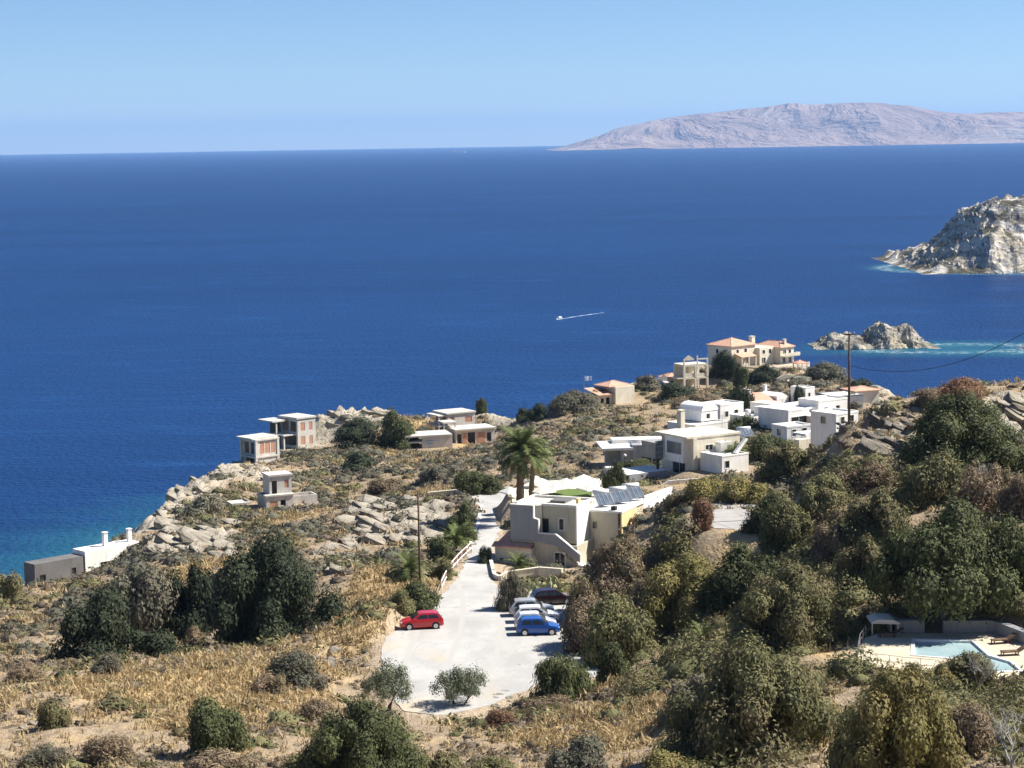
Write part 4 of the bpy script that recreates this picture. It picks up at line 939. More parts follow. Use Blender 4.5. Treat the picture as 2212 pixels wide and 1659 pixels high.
LM['scrubb'] = leafmat('grey_brown_scrub', (.150, .112, .076), (.31, .245, .170), dry=(.185, .165, .085))
LM['pear'] = leafmat('cactus_pads', (.16, .19, .07), (.42, .40, .22), trans=.03)

def rand_dirs(n, g):
    v = g.normal(size=(n, 3)); return v / np.linalg.norm(v, axis=1)[:, None]
_ICO = None
def ico():
    global _ICO
    if _ICO is None:
        bm = bmesh.new(); bmesh.ops.create_icosphere(bm, subdivisions=1, radius=1)
        _ICO = (np.array([v.co[:] for v in bm.verts]), np.array([[v.index for v in f.verts] for f in bm.faces])); bm.free()
    return _ICO
def leaf_quads(c, nrm, size, aspect, g, up=None):
    t = rand_dirs(len(c), g)
    if up is not None: t = t * (1 - up) + np.array([0, 0, 1.0]) * up
    a = np.cross(nrm, t); a /= np.linalg.norm(a, axis=1)[:, None] + 1e-9
    b_ = np.cross(nrm, a)
    s = size[:, None]
    P0 = c - b_ * s * aspect; P2 = c + b_ * s * aspect
    P1 = c + a * s * .62 + nrm * s * .18; P3 = c - a * s * .62 + nrm * s * .18
    return np.stack([P0, P1, P2, P3], 1).reshape(-1, 3)
def crown(name, seed, nblob, nleaf, leaf, br=(.22, .42), low=.0, aspect=1.25, upright=None, core=.8, flat=1.0, loose=.16):
    """a bush or crown one unit in radius and one unit high: leaf-sized faces on a cluster of clumps round opaque cores in a darker leaf tone, added to block light through gaps"""
    g = np.random.default_rng(seed)
    cs = []; rs = []
    K = max(3, int(round(nblob / 6))); lob = []
    for k in range(K):
        a_ = k * 2.39996 + g.uniform(-.4, .4); q = .55 * math.sqrt((k + .3) / K)
        lob.append((q * math.cos(a_), q * math.sin(a_), g.uniform(.48, .68), g.uniform(.84, 1.0) * (1 - .25 * q)))
    lob[0] = (lob[0][0], lob[0][1], .5, 1.0)
    for k in range(nblob):
        lx, ly, lr, lh = lob[k % K]; r = g.uniform(*br)
        d_ = rand_dirs(1, g)[0]; d_[2] = abs(d_[2]); e = max(0, lr - r * .55)
        z_ = low + (lh - low) * (.12 + .88 * d_[2]) - r * .6 * flat
        p = np.array([lx + d_[0] * e, ly + d_[1] * e, max(z_, low + .02)]); m_ = math.hypot(p[0], p[1])
        if m_ > 1 - r * .6: p[:2] *= (1 - r * .6) / m_
        cs.append(p); rs.append(r)
    cs = np.array(cs); rs = np.array(rs)
    w = rs ** 2; cnt = (w / w.sum() * nleaf * 1.9).astype(int) + 2
    L = []; NN = []; T = []; DR = []
    for i in range(nblob):
        d = rand_dirs(cnt[i], g)
        sc = 1 + g.normal(0, loose, cnt[i])
        c = cs[i] + d * rs[i] * sc[:, None] * np.array([1, 1, .8 * flat])
        keep = c[:, 2] > -.02
        for j in range(nblob):
            if j != i: keep &= (((c - cs[j]) / np.array([1, 1, .8 * flat])) ** 2).sum(1) > (rs[j] * .72) ** 2
        c = c[keep]; d = d[keep]
        L.append(c); nn = d * .85 + rand_dirs(len(c), g) * .5 + np.array([0, 0, .3]); NN.append(nn / np.linalg.norm(nn, axis=1)[:, None])
        T.append(np.clip(g.uniform(.2, .75) + g.normal(0, .2, len(c)), 0, 1)); DR.append(np.full(len(c), max(0, g.uniform(-.7, .55))))
    L = np.concatenate(L); NN = np.concatenate(NN); T = np.concatenate(T); DR = np.concatenate(DR)
    V = leaf_quads(L, NN, leaf * g.uniform(.35, 1.0, len(L)) ** .5 * g.uniform(.5, 1.6, len(L)), aspect, g, upright)
    F = np.arange(len(V)).reshape(-1, 4)
    Fs = [tuple(f) for f in F]; Vs = V
    if core:
        iv, if_ = ico(); Vc = []
        for i in range(nblob):
            q = iv * rs[i] * core * (1 + g.normal(0, .12, (len(iv), 1))) * np.array([1, 1, .8 * flat]) + cs[i]
            q[:, 2] = np.maximum(q[:, 2], -.05); Vc.append(q)
        Vc = np.concatenate(Vc); n0 = len(V)
        Fc = np.concatenate([if_ + n0 + i * len(iv) for i in range(nblob)])
        Vs = np.concatenate([V, Vc])
        T = np.concatenate([T, np.full(len(Fc), .25)]); DR = np.concatenate([DR, np.zeros(len(Fc))])
        me = bpy.data.meshes.new(name); me.vertices.add(len(Vs)); me.vertices.foreach_set('co', Vs.astype(np.float32).ravel())
        loops = np.concatenate([F.ravel(), Fc.ravel()]).astype(np.int32); tot = np.concatenate([np.full(len(F), 4), np.full(len(Fc), 3)]).astype(np.int32)
        me.loops.add(len(loops)); me.loops.foreach_set('vertex_index', loops)
        me.polygons.add(len(tot)); me.polygons.foreach_set('loop_start', np.concatenate([[0], np.cumsum(tot)[:-1]]).astype(np.int32)); me.polygons.foreach_set('loop_total', tot)
        me.update(calc_edges=True)
    else:
        me = np_mesh(name, V, F)
    attr(me, 'tone', T, 'FACE'); attr(me, 'dry', DR, 'FACE')
    me.materials.append(LM['mastic'])
    return me
CR = dict(
    big=[crown('crown', 201 + k, 52, 26000, .020, (.15, .32)) for k in range(3)],
    mid=[crown('crown', 221 + k, 30, 10500, .032, (.2, .38)) for k in range(4)],
    small=[crown('crown', 241 + k, 14, 4200, .048, (.3, .5)) for k in range(4)],
    tuft=[crown('crown', 261 + k, 26, 9000, .030, (.2, .4), aspect=2.6, upright=.75, core=.7, loose=.3) for k in range(2)],
    airy=[crown('crown', 271 + k, 30, 3600, .026, (.12, .22), low=.40, core=0, loose=.35) for k in range(2)],
    twig=[crown('crown', 281 + k, 26, 7500, .030, (.2, .36), aspect=2.4, core=.62, loose=.35) for k in range(3)],
    canopy=[crown('crown', 296 + k, 50, 24000, .021, (.15, .30), low=.30) for k in range(2)],
    tall=[crown('crown', 291, 26, 4200, .055, (.25, .5), flat=.7)])
def slot(o, m):
    o.material_slots[0].link = 'OBJECT'; o.material_slots[0].material = m
_stem = {}
def stems(k, m):
    if (k, m) not in _stem:
        g = random.Random(k); mb = MB()
        for i in range(4):
            a = g.uniform(0, 6.28); d = g.uniform(.2, .5)
            mb.tube([(0.04 * math.cos(a), .04 * math.sin(a), -.12), (d * .4 * math.cos(a), d * .4 * math.sin(a), .25), (d * math.cos(a), d * math.sin(a), .62)], [.035, .026, .012], 5)
        _stem[(k, m)] = mb.mesh('trunk', MT[m], True)
    return _stem[(k, m)]
PLANTS = []
def plant(u, v, w, h, kind, shape, label, name='shrub', cat='shrub', group=None, D=None, grp=None):
    p = P(u, v, D) if D else hit(u, v)
    s = p.y / FOC; rad = w * s / 2 * 1.1; hh = h * s
    i = len(PLANTS)
    t = thing(name, label, cat, p, (i * 2.39) % 6.28, group)
    c = link(bpy.data.objects.new('crown', CR[shape][i % len(CR[shape])]), t); slot(c, LM[kind])
    c.scale = (rad * random.uniform(.96, 1.08), rad * random.uniform(.92, 1.04), hh * 1.03); c.location = (0, 0, -hh * .04)
    s_ = link(bpy.data.objects.new('trunk', stems(i % 3, 'bark')), t); s_.scale = (rad, rad, hh)
    PLANTS.append((p.x, p.y, rad))
    return t
SH = [  # column, row of the foot, width, height, leaves, build, label
 (590,1384,262,236,'carob','big','tallest dark green tree of the clump left of the car park'),
 (415,1362,150,168,'carob','mid','dark tree squeezed in the middle of the clump left of the car park'),
 (290,1372,180,172,'grey','mid','rounded grey-green tree at the left of the dark clump'),
 (225,1420,190,150,'carob','mid','low dark bush at the front left corner of the dark clump'),
 (320,1418,120,70,'carob','small','small dark bush at the foot of the grey-green tree'),
 (232,1452,66,46,'grey','small','small pale grey bush in front of the dark clump'),
 (418,1394,55,40,'brown','small','little brown thorn bush between dark clump and pale rocks'),
 (455,1632,165,128,'deep','mid','rounded green bush alone in the golden grass, bottom left'),
 (775,1700,255,200,'deep','big','big bright green feathery bush at the bottom edge left of the olives'),
 (115,1572,84,66,'mastic','small','olive bush among thorn scrub near the bottom left corner'),
 (640,1482,118,76,'grey','twig','grey thorny bush on the slope left of the car park'),
 (585,1500,80,50,'brown','twig','brown thorn bush below the grey one on the slope left of the car park'),
 (18,1296,66,70,'mastic','small','olive-green bush at the left picture edge beside the long low house'),
 (440,1112,100,48,'grey','small','grey bush on the cliff left of the small tower house'),
 (900,1318,90,62,'deep','small','green bush at the foot of the near utility pole'),
 (870,1322,60,50,'mastic','small','olive bush just left of the near utility pole'),
 (1000,1168,84,84,'deep','mid','green bush under the retaining wall of the access road'),
 (955,1215,70,60,'deep','small','green bush between the two low palms'),
 (960,1250,60,40,'mastic','small','olive bush beside the railing of the access road'),
 (778,966,118,62,'carob','mid','wide dark bush between the unfinished houses'),
 (855,966,94,84,'deep','mid','taller dark tree right of the wide dark bush, by the unfinished houses'),
 (770,1016,90,44,'carob','small','dark green bush on the slope below the unfinished houses'),
 (1028,1064,96,54,'deep','mid','dark conical bush left of the tall palm'),
 (940,1040,70,34,'grey','small','grey-green bush in the hollow above the grass ridge'),
 (840,1064,90,34,'brown','small','brown bush in the hollow left of the conical bush'),
 (1240,886,112,48,'grey','mid','green bush left of the red-roofed house on the far ridge'),
 (1165,904,54,32,'carob','small','dark bush on the far skyline between the palm and the ridge'),
 (1130,908,40,26,'carob','small','small dark bush on the far skyline beside the lone tree'),
 (1290,872,50,36,'deep','small','dark bush against the left wall of the red-roofed house'),
 (1395,842,64,34,'grey','small','grey bush between the red-roofed house and the ruin'),
 (1460,860,90,32,'carob','small','dark bush below the orange cottage'),
 (1562,816,62,58,'carob','mid','dark bush between concrete frame and villa'),
 (1652,828,90,40,'carob','mid','dark bush on the slope right under the villa'),
 (1602,836,40,54,'deep','small','green bush under the left corner of the villa'),
 (1512,886,110,38,'brown','mid','brown bush left of the dark tall trees among the white houses'),
 (1790,826,100,42,'grey','mid','green bush on the skyline right of the pavilion'),
 (1850,846,70,30,'carob','small','dark bush behind the far utility pole'),
 (1832,880,54,34,'grey','small','grey bush just right of the far utility pole'),
 (1664,996,116,64,'deep','mid','round dark green tree between the fan palm and the right hill'),
 (1330,1060,62,62,'deep','small','little green tree between the terrace and the white court'),
 (1385,1012,90,22,'deep','small','clipped green hedge in front of the flat-roofed house'),
 (2078,1000,262,158,'deep','big','great dark green mound of bushes on the right hill'),
 (2070,866,120,48,'rust','twig','dry russet bush on the summit of the right hill'),
 (2004,872,70,30,'brown','twig','dry brown bush beside the summit slabs'),
 (1700,1024,126,70,'mastic','mid','olive bush on the lower left flank of the right hill'),
 (1600,1082,120,58,'yellow','mid','yellow-green hedge bush behind the side road'),
 (1520,1086,110,62,'yellow','mid','yellow-green bush at the left end of the side road'),
 (1465,1108,80,52,'brown','twig','brown bush between cream house wing and yellow-green hedge'),
 (1672,1146,118,82,'deep','mid','dark green tree throwing shade on the side road'),
 (1518,1140,56,60,'rust','twig','rust-coloured dry bush at the near edge of the side road'),
 (1785,1108,110,92,'mastic','mid','olive tree above the side road on the right hill'),
 (1705,1192,120,110,'mastic','mid','yellowish olive bush just right of the side road'),
 (1892,1172,150,118,'mastic','mid','olive tree in the middle of the right slope'),
 (1840,1060,80,60,'brown','twig','brown bush high on the left flank of the right hill'),
 (1890,1040,90,44,'brown','twig','brown bush below the dark rock ledges'),
 (2015,1092,150,108,'mastic','mid','olive tree below the dark green mound'),
 (2140,1108,110,118,'brown','twig','grey-brown leafless bush at the right below the mound'),
 (2198,1120,90,90,'brown','twig','grey-brown bush at the right picture edge below the mound'),
 (2100,1118,100,60,'rust','twig','russet bush above the great tree by the pool'),
 (2190,1290,150,170,'deep','mid','green tree at the right edge behind the pool'),
 (1862,1274,130,118,'mastic','mid','olive tree left of the great tree by the pool'),
 (1800,1210,110,90,'brown','mid','brownish bush on the slope between the olive trees'),
 (1940,1240,120,90,'mastic','mid','olive bush behind the great tree by the pool'),
 (1490,1340,210,146,'yellow','big','broad yellow-green bush on the bank right of the parked cars'),
 (1615,1296,190,120,'deep','mid','green bush in the middle of the right slope'),
 (1345,1290,180,140,'brown','big','big dry brown bush against the right wall of the cream house'),
 (1285,1400,150,128,'brown','mid','brown bush overhanging the dark parked car'),
 (1335,1432,165,150,'mastic','mid','olive-brown bush at the right edge of the car park'),
 (1265,1340,110,110,'brown','twig','dry bush directly behind the parked cars'),
 (1420,1330,110,90,'brown','twig','dry bush on the upper bank right of the cars'),
 (1325,1470,80,84,'deep','small','green bush at the shaded corner of the car park'),
 (1700,1400,240,190,'mastic','big','wide olive tree left of the pool'),
 (1620,1640,340,270,'mastic','big','huge olive-green tree in the right foreground'),
 (1520,1560,150,120,'grey','mid','grey-green bush on the left side of the huge foreground tree'),
 (1940,1720,290,290,'yellow','big','huge yellowish olive tree at the bottom right below the pool'),
 (1850,1700,160,170,'mastic','mid','olive bush at the bottom between the two huge trees'),
 (1960,1500,130,70,'mastic','mid','low olive bush at the near left edge of the pool terrace'),
 (2030,1500,110,66,'yellow','mid','yellowish bush in front of the pool'),
 (2085,1490,130,96,'mastic','mid','olive bush hiding the near edge of the pool'),
 (2090,1640,130,120,'brown','twig','brown bush right of the huge yellowish tree'),
 (1225,1508,124,110,'deep','tuft','upright green oleander bush at the near right corner of the car park'),
 (1105,1316,62,84,'grey','tuft','blue-green shrub at the road corner by the parked cars'),
 (1190,1254,90,34,'grey','small','grey-green shrub under the lower window of the cream house'),
 (1150,1238,60,34,'grey','small','grey-green shrub beside the house palm'),
 (1050,1216,36,40,'carob','small','dark shrub in the shade against the left wall of the cream house'),
 (945,1690,120,82,'mastic','mid','olive bush at the bottom edge right of the feathery bush'),
 (1060,1700,130,72,'mastic','mid','olive bush at the bottom edge below the olive tree'),
 (1260,1700,170,110,'grey','mid','grey-brown rounded bush at the bottom centre'),
 (1440,1700,170,82,'yellow','mid','yellow-green bush at the bottom edge left of the huge tree'),
 (640,1690,110,70,'mastic','small','olive bush at the bottom edge left of the feathery bush'),
 (480,1690,170,66,'brown','twig','brown thorn bush at the bottom edge below the lone green bush'),
 (1080,1572,70,38,'rust','twig','dark russet thorn bush beside the stones below the car park'),
 (1180,1542,120,36,'brown','twig','low brown thorn bush below the oleander'),
 (690,1560,90,50,'brown','twig','brown thorn bush on the slope above the feathery bush'),
 (240,1650,120,60,'brown','twig','brown thorn bush in the bottom left foreground'),
 (100,1659,110,50,'grey','twig','grey thorn bush in the bottom left corner'),
 (60,1470,90,40,'brown','twig','brown thorn bush at the left edge above the golden grass'),
 (560,1150,70,30,'mastic','small','olive bush above the tall dark tree'),
 (1760,1390,70,60,'brown','twig','brown bush between the wide olive tree and the pool'),
]
for a in SH: plant(a[0], a[1], a[2], a[3], a[4], a[5], a[6], 'tree' if 'tree' in a[6].split(' of ')[0].split(' by ')[0].split(' on ')[0] and 'bush' not in a[6] else 'shrub', 'tree' if ('tree' in a[6] and 'bush' not in a[6]) else 'shrub')
for u, v, w, h, k, lab in ((1602,905,56,80,'carob','tall dark pine among the white houses'),(1712,884,22,46,'carob','left and shorter of the two slim cypresses'),(1727,886,26,60,'carob','right and taller of the two slim cypresses'),
                           (1040,892,22,36,'deep','lone small tree on the far skyline'),(1607,940,60,46,'deep','green tree standing before the tall dark pine'),(1640,870,34,30,'carob','small dark tree by the tiled porch house'),(1580,880,40,40,'deep','green tree left of the tall dark pine')):
    plant(u, v, w, h, k, 'tall', lab, 'tree', 'tree')

# ---- trees with a visible trunk
def limbs(mb, g, p, d, r, n, depth, tips, L, spread=.7):
    q = p + d * L
    mid = p + d * L * .5 + Vector((g.uniform(-1, 1), g.uniform(-1, 1), g.uniform(-.4, .4))) * L * .1
    mb.tube([p, mid, q], [r, r * .82, r * .62], 6)
    if depth == 0: tips.append(q); return
    for k in range(n):
        e = (d + Vector((g.uniform(-1, 1), g.uniform(-1, 1), g.uniform(-.25, .5))) * spread).normalized()
        limbs(mb, g, q, e, r * .6, n, depth - 1, tips, L * g.uniform(.6, .85), spread)
def tree(u, v, w, h, kind, label, shape='airy', lean=.15, m='bark', seed=1):
    p = hit(u, v); s = p.y / FOC; rad = w * s / 2; hh = h * s
    t = thing('tree', label, 'tree', p, 0.0); g = random.Random(seed); mb = MB(); tips = []
    limbs(mb, g, Vector((0, 0, -.3)), Vector((lean, .05, 1)).normalized(), hh * .045, 3, 2, tips, hh * .38)
    mb.build('trunk', MT[m], t, True)
    c = link(bpy.data.objects.new('crown', CR[shape][seed % len(CR[shape])]), t); slot(c, LM[kind]); c.scale = (rad, rad, hh * 1.02); c.location = (0, 0, hh * .02); c.rotation_euler = (0, 0, seed)
    PLANTS.append((p.x, p.y, rad)); return t
tree(985, 1522, 138, 88, 'olive', 'small olive tree with bent dark trunk standing in the car park', lean=-.3, seed=3)
tree(838, 1536, 128, 112, 'olive', 'olive tree at the near left corner of the car park', lean=.35, seed=4)
tree(1000, 1523, 90, 60, 'olive', 'second thin olive crown grown into the bent-trunk olive', lean=.5, seed=8)
tree(2040, 1336, 340, 246, 'deep', 'great spreading green tree with pale forked trunk behind the pool', 'canopy', m='palebark', lean=.12, seed=6)
tree(1868, 1372, 40, 60, 'grey', 'small thin tree at the left end of the pool', m='palebark', lean=.05, seed=5)
def bare(u, v, h, label, seed):
    p = hit(u, v); hh = h * p.y / FOC; t = thing('bare_tree', label, 'tree', p); g = random.Random(seed); mb = MB(); tips = []
    limbs(mb, g, Vector((0, 0, -.3)), Vector((.1, 0, 1)).normalized(), hh * .03, 3, 5, tips, hh * .27, .8)
    mb.build('branches', MT['palebark'], t); PLANTS.append((p.x, p.y, 1.0))
bare(2180, 1690, 190, 'bare pale leafless tree in the bottom right corner', 5)
bare(2110, 1500, 110, 'thin leafless tree sticking out beside the pool', 9)
bare(2115, 1060, 80, 'leafless grey twigs below the dark green mound', 12)

# ---- palms
def frond(L, e0, droop, seed, wid=.42):
    g = random.Random(seed); mb = MB(); n = 16; pts = []; x = z = 0.0; e = e0
    for i in range(n + 1):
        pts.append(Vector((x, 0, z))); x += math.cos(e) * L / n; z += math.sin(e) * L / n; e -= droop / n * (0.6 + .9 * i / n)
    mb.tube(pts[::2], [.045 * (1 - i / 9.5) for i in range(len(pts[::2]))], 4)
    for i in range(2, n + 1):
        p = pts[i]; d = (pts[i] - pts[i - 1]).normalized(); l = L * .24 * math.sin(math.pi * (.12 + .86 * i / (n + 1))) + .1
        for sgn in (-1, 1):
            for k in (0, .5):
                q = p - d * (L / n * k)
                e_ = (d * .55 + Vector((0, sgn, 0)) * .8 + Vector((0, 0, g.uniform(-.35, .15)))).normalized()
                s = d * .05 * L / 3
                mb.add([q - s, q + s, q + e_ * l], [(0, 1, 2)])
    me = mb.mesh('frond', LM['palm']); nf = len(me.polygons)
    attr(me, 'tone', [g.uniform(.1, .9) for _ in range(nf)], 'FACE'); attr(me, 'dry', [.0 if e0 > -.2 else .6] * nf, 'FACE')
    return me
FR = [frond(3.4, e, d, 300 + i) for i, (e, d) in enumerate(((1.25, 1.0), (1.0, 1.5), (.7, 1.7), (.35, 1.7), (-.1, 1.4), (-.5, .9)))]
def palm(u, v, D, trunk_h, L, nf, label, r=.28, lean=.03, emin=0, emax=6):
    p = P(u, v, D) if D else hit(u, v)
    t = thing('palm_tree', label, 'palm tree', p)
    pts = []; rr = []
    for i in range(15):
        k = i / 14; pts.append((lean * trunk_h * k * k, 0, -.6 + (trunk_h + .6) * k)); rr.append(r * (1.25 - .35 * k) * (1.0 + (.09 if i % 2 else -.03)) * (1.25 if k > .9 else 1))
    MB().tube(pts, rr, 9).build('trunk', MT['palmbark'], t, True)
    top = Vector(pts[-1])
    for i in range(nf):
        q = i / nf; k = min(emax - 1, max(emin, int(q * 5.6)))
        f = link(bpy.data.objects.new('frond', FR[k]), t); f.location = top + Vector((0, 0, -.15 + .3 * (1 - q)))
        f.rotation_euler = (random.uniform(-.2, .2), random.uniform(-.12, .12), i * 2.39996 + random.uniform(-.2, .2)); s = L / 3.4 * random.uniform(.85, 1.1); f.scale = (s, s, s)
    PLANTS.append((p.x, p.y, 1.2))
palm(1124, 1074, 252, 5.6, 4.0, 92, 'tall date palm with thick trunk behind the cream house', .42)
palm(1148, 1074, 258, 5.5, 3.0, 40, 'shorter second palm crown right behind the tall date palm', .30, .1)
palm(884, 1248, None, .7, 2.7, 34, 'low bushy palm left of the near utility pole', .35, emax=4)
palm(985, 1190, None, .9, 2.9, 34, 'low bushy palm below the retaining wall of the road', .35, emax=4)
palm(1120, 1252, 216, 1.3, 2.2, 34, 'young palm at the front corner of the cream house', .3, emax=5)
palm(1585, 1002, 297, 1.4, 2.6, 32, 'fan-leaved palm right of the modern house', .3, emax=5)
palm(1518, 1408, None, .7, 2.2, 26, 'small palm in the shade of the right bank', .25, emax=4)
# ---- prickly pears
def pear(u, v, w, h, label, seed):
    p = hit(u, v); s = p.y / FOC; t = thing('prickly_pear', label, 'cactus', p); g = random.Random(seed)
    base = MB(); n = 9; v_ = [(.5 * math.cos(2*math.pi*i/n), .07, .5 + .5 * math.sin(2*math.pi*i/n)) for i in range(n)]; v_ += [(a, -.07, c) for a, _, c in v_]; v_ += [(0, .12, .5), (0, -.12, .5)]
    base.add(v_, [(i, (i+1)%n, 2*n) for i in range(n)] + [(n+(i+1)%n, n+i, 2*n+1) for i in range(n)] + [(i, n+i, n+(i+1)%n, (i+1)%n) for i in range(n)])
    me = base.mesh('pad', LM['pear']); attr(me, 'tone', [g.random()*.5+.4 for _ in me.polygons], 'FACE')
    for k in range(26):
        o = link(bpy.data.objects.new('pad', me), t); o.location = (g.uniform(-.5, .5) * w * s, g.uniform(-1, 1), g.uniform(-.05, .75) * h * s); c = g.uniform(.35, .6)
        o.scale = (c, c, c * 1.3); o.rotation_euler = (g.uniform(-.5, .5), g.uniform(-.6, .6), g.uniform(0, 3.1))
    PLANTS.append((p.x, p.y, w * s / 2))
pear(1160, 1290, 60, 34, 'pale prickly pear clump left of the dark parked car', 1); pear(1190, 1282, 50, 34, 'pale prickly pear clump above the dark parked car', 2); pear(1478, 1300, 60, 40, 'prickly pear clump on the right bank', 3)

# ------------------------------------------------------------------ low scrub and dry grass: nobody could count it
def scatter(name, label, n, keepf, size, mats, nl, seed, squash=.6, upright=None, aspect=1.4, core=True, cat=None, ybias=1.0, leafs=.42, nmul=6):
    g = np.random.default_rng(seed)
    # uniform over the visible land, denser where it is near
    ys = 96 + (500 - 96) * g.random(n * nmul) ** ybias; half = ys * .275 + 4
    xs = (g.random(n * nmul) * 2 - 1) * half
    dcoast, ins = seg_dist(xs, ys, COAST_POLY, True)
    ok = ins & (dcoast > 1.0) & (zsamp(flatmask, xs, ys) < .2) & (g.random(len(xs)) < keepf(xs, ys))
    for px, py, pr in PLANTS: ok &= (xs - px) ** 2 + (ys - py) ** 2 > (pr * .6) ** 2
    for q in HOUSE_XY: ok &= (xs - q[0]) ** 2 + (ys - q[1]) ** 2 > q[2] ** 2
    xs = xs[ok][:n]; ys = ys[ok][:n]; n = len(xs)
    zs = land_z(xs, ys); sz = size[0] + (size[1] - size[0]) * g.random(n) ** 2; sz *= np.clip(.75 + ys / 500, 1, 1.5)
    d = rand_dirs(n * nl, g); d[:, 2] = np.abs(d[:, 2])
    S = np.repeat(sz, nl)[:, None]
    c = np.repeat(np.stack([xs, ys, zs - sz * .08], 1), nl, 0) + d * S * np.array([1, 1, squash]) * (1 + g.normal(0, .18, n * nl))[:, None]
    nn = d * .8 + rand_dirs(n * nl, g) * .6; nn /= np.linalg.norm(nn, axis=1)[:, None]
    V = leaf_quads(c, nn, (S[:, 0] * leafs) * g.uniform(.6, 1.3, n * nl), aspect, g, upright)
    F = np.arange(len(V)).reshape(-1, 4); F = np.concatenate([F[:, [0, 1, 2]], F[:, [0, 2, 3]]])
    base_t = g.uniform(.1, .9, n); base_d = np.clip(g.uniform(-1.0, .8, n), 0, 1)
    tn = np.clip(np.repeat(base_t, nl) + g.normal(0, .12, n * nl), 0, 1); dr = np.repeat(base_d, nl)
    tn = np.concatenate([tn, tn]); dr = np.concatenate([dr, dr]); sm = np.zeros(len(F), bool)
    if core:
        iv, if_ = ico(); m_ = len(iv)
        q = iv[None] * (1 + g.normal(0, .16, (n, m_, 1))) * (sz[:, None, None] * .88) * np.array([1, 1, squash]); q[..., 2] = np.maximum(q[..., 2], -.25 * sz[:, None])
        q = q + np.stack([xs, ys, zs - sz * .08], 1)[:, None]
        Fc = (if_[None] + (np.arange(n) * m_)[:, None, None]).reshape(-1, 3) + len(V)
        V = np.concatenate([V, q.reshape(-1, 3)]); F = np.concatenate([F, Fc])
        tn = np.concatenate([tn, np.repeat(base_t, len(if_))]); dr = np.concatenate([dr, np.repeat(base_d, len(if_))]); sm = np.concatenate([sm, np.ones(len(Fc), bool)])
    me = np_mesh(name, V, F); me.polygons.foreach_set('use_smooth', sm)
    attr(me, 'tone', tn, 'FACE'); attr(me, 'dry', dr, 'FACE')
    me.materials.append(mats)
    tag(link(bpy.data.objects.new(name, me)), label, cat, kind='stuff')
HOUSE_XY = [(P(*BASE[k]).x + dx, P(*BASE[k]).y + 3, r) for k, dx, r in (('main', 4, 9), ('modern', 3, 9), ('lowhouse', 5, 8), ('dome', 3, 7), ('longwhite', 5, 8), ('bigwhite', 5, 9), ('pinkup', 4, 7), ('villa', 6, 13), ('frame', 3, 6), ('redroof', 2, 7), ('unf_a', 2, 6), ('unf_b', 2, 6), ('unf_c', 3, 6), ('unf_d', 4, 6), ('platform', 6, 8), ('unf_e', 2, 6), ('lower', 0, 10), ('greywall', 3, 7), ('tileup', 2, 6), ('whitetower', 1, 5), ('corner_white', 2, 6))]
for _u, _v, _r in ((1580,1132,5),(1600,1172,4),(1870,1430,5),(1920,975,3),(1290,1456,4),(1240,1480,4),(1540,1112,3)):
    _q = hit(_u, _v); HOUSE_XY.append((_q.x, _q.y, _r))
kr = lambda x, y: zsamp(rock, x, y); kg = lambda x, y: zsamp(grass, x, y); kd = lambda x, y: zsamp(dirt, x, y)
clump = lambda x, y, s: np.clip((fbm(x, y, 9, 3, s) - .36) * 4, 0.05, 1)
scatter('thorn_scrub', 'low grey-brown thorny scrub covering the hillsides', 6400, lambda x, y: (1 - kr(x, y) * .75) * (1 - kg(x, y) * .72) * (1 - kd(x, y) * .6) * clump(x, y, 5), (.35, 1.15), LM['scrubb'], 40, 401, ybias=1.05, leafs=.12, squash=.5)
scatter('green_scrub', 'scattered low olive-green scrub on the hillsides', 1500, lambda x, y: (1 - kr(x, y) * .6) * (1 - kg(x, y) * .8) * clump(x, y, 77) ** 2, (.5, 1.5), LM['mastic'], 60, 403, ybias=1.1, leafs=.13)
scatter('heath_scrub', 'dark dense scrub patches on the far slopes', 2700, lambda x, y: (1 - kr(x, y) * .7) * (1 - kg(x, y) * .7) * clump(x, y, 177) ** 2 * (y > 190), (.6, 1.5), LM['grey'], 34, 405, ybias=.75, leafs=.14)
scatter('maquis', 'dense olive-green bushes closing the gaps on the right slope', 330, lambda x, y: (1 - kr(x, y) * .6) * (1 - kg(x, y) * .7) * ((x > 9) & (y < 196) & (y > 112)) * clump(x, y, 277), (1.0, 2.4), LM['mastic'], 420, 411, squash=.75, leafs=.06, nmul=60)
scatter('dry_grass', 'golden dry grass on the slopes', 24000, lambda x, y: np.clip(kg(x, y) * 1.2 + .08, 0, 1) * (1 - kr(x, y) * .8), (.22, .5), LM['drygrass'], 7, 407, squash=.9, upright=.85, core=False, aspect=3.0, ybias=1.3, leafs=.3)
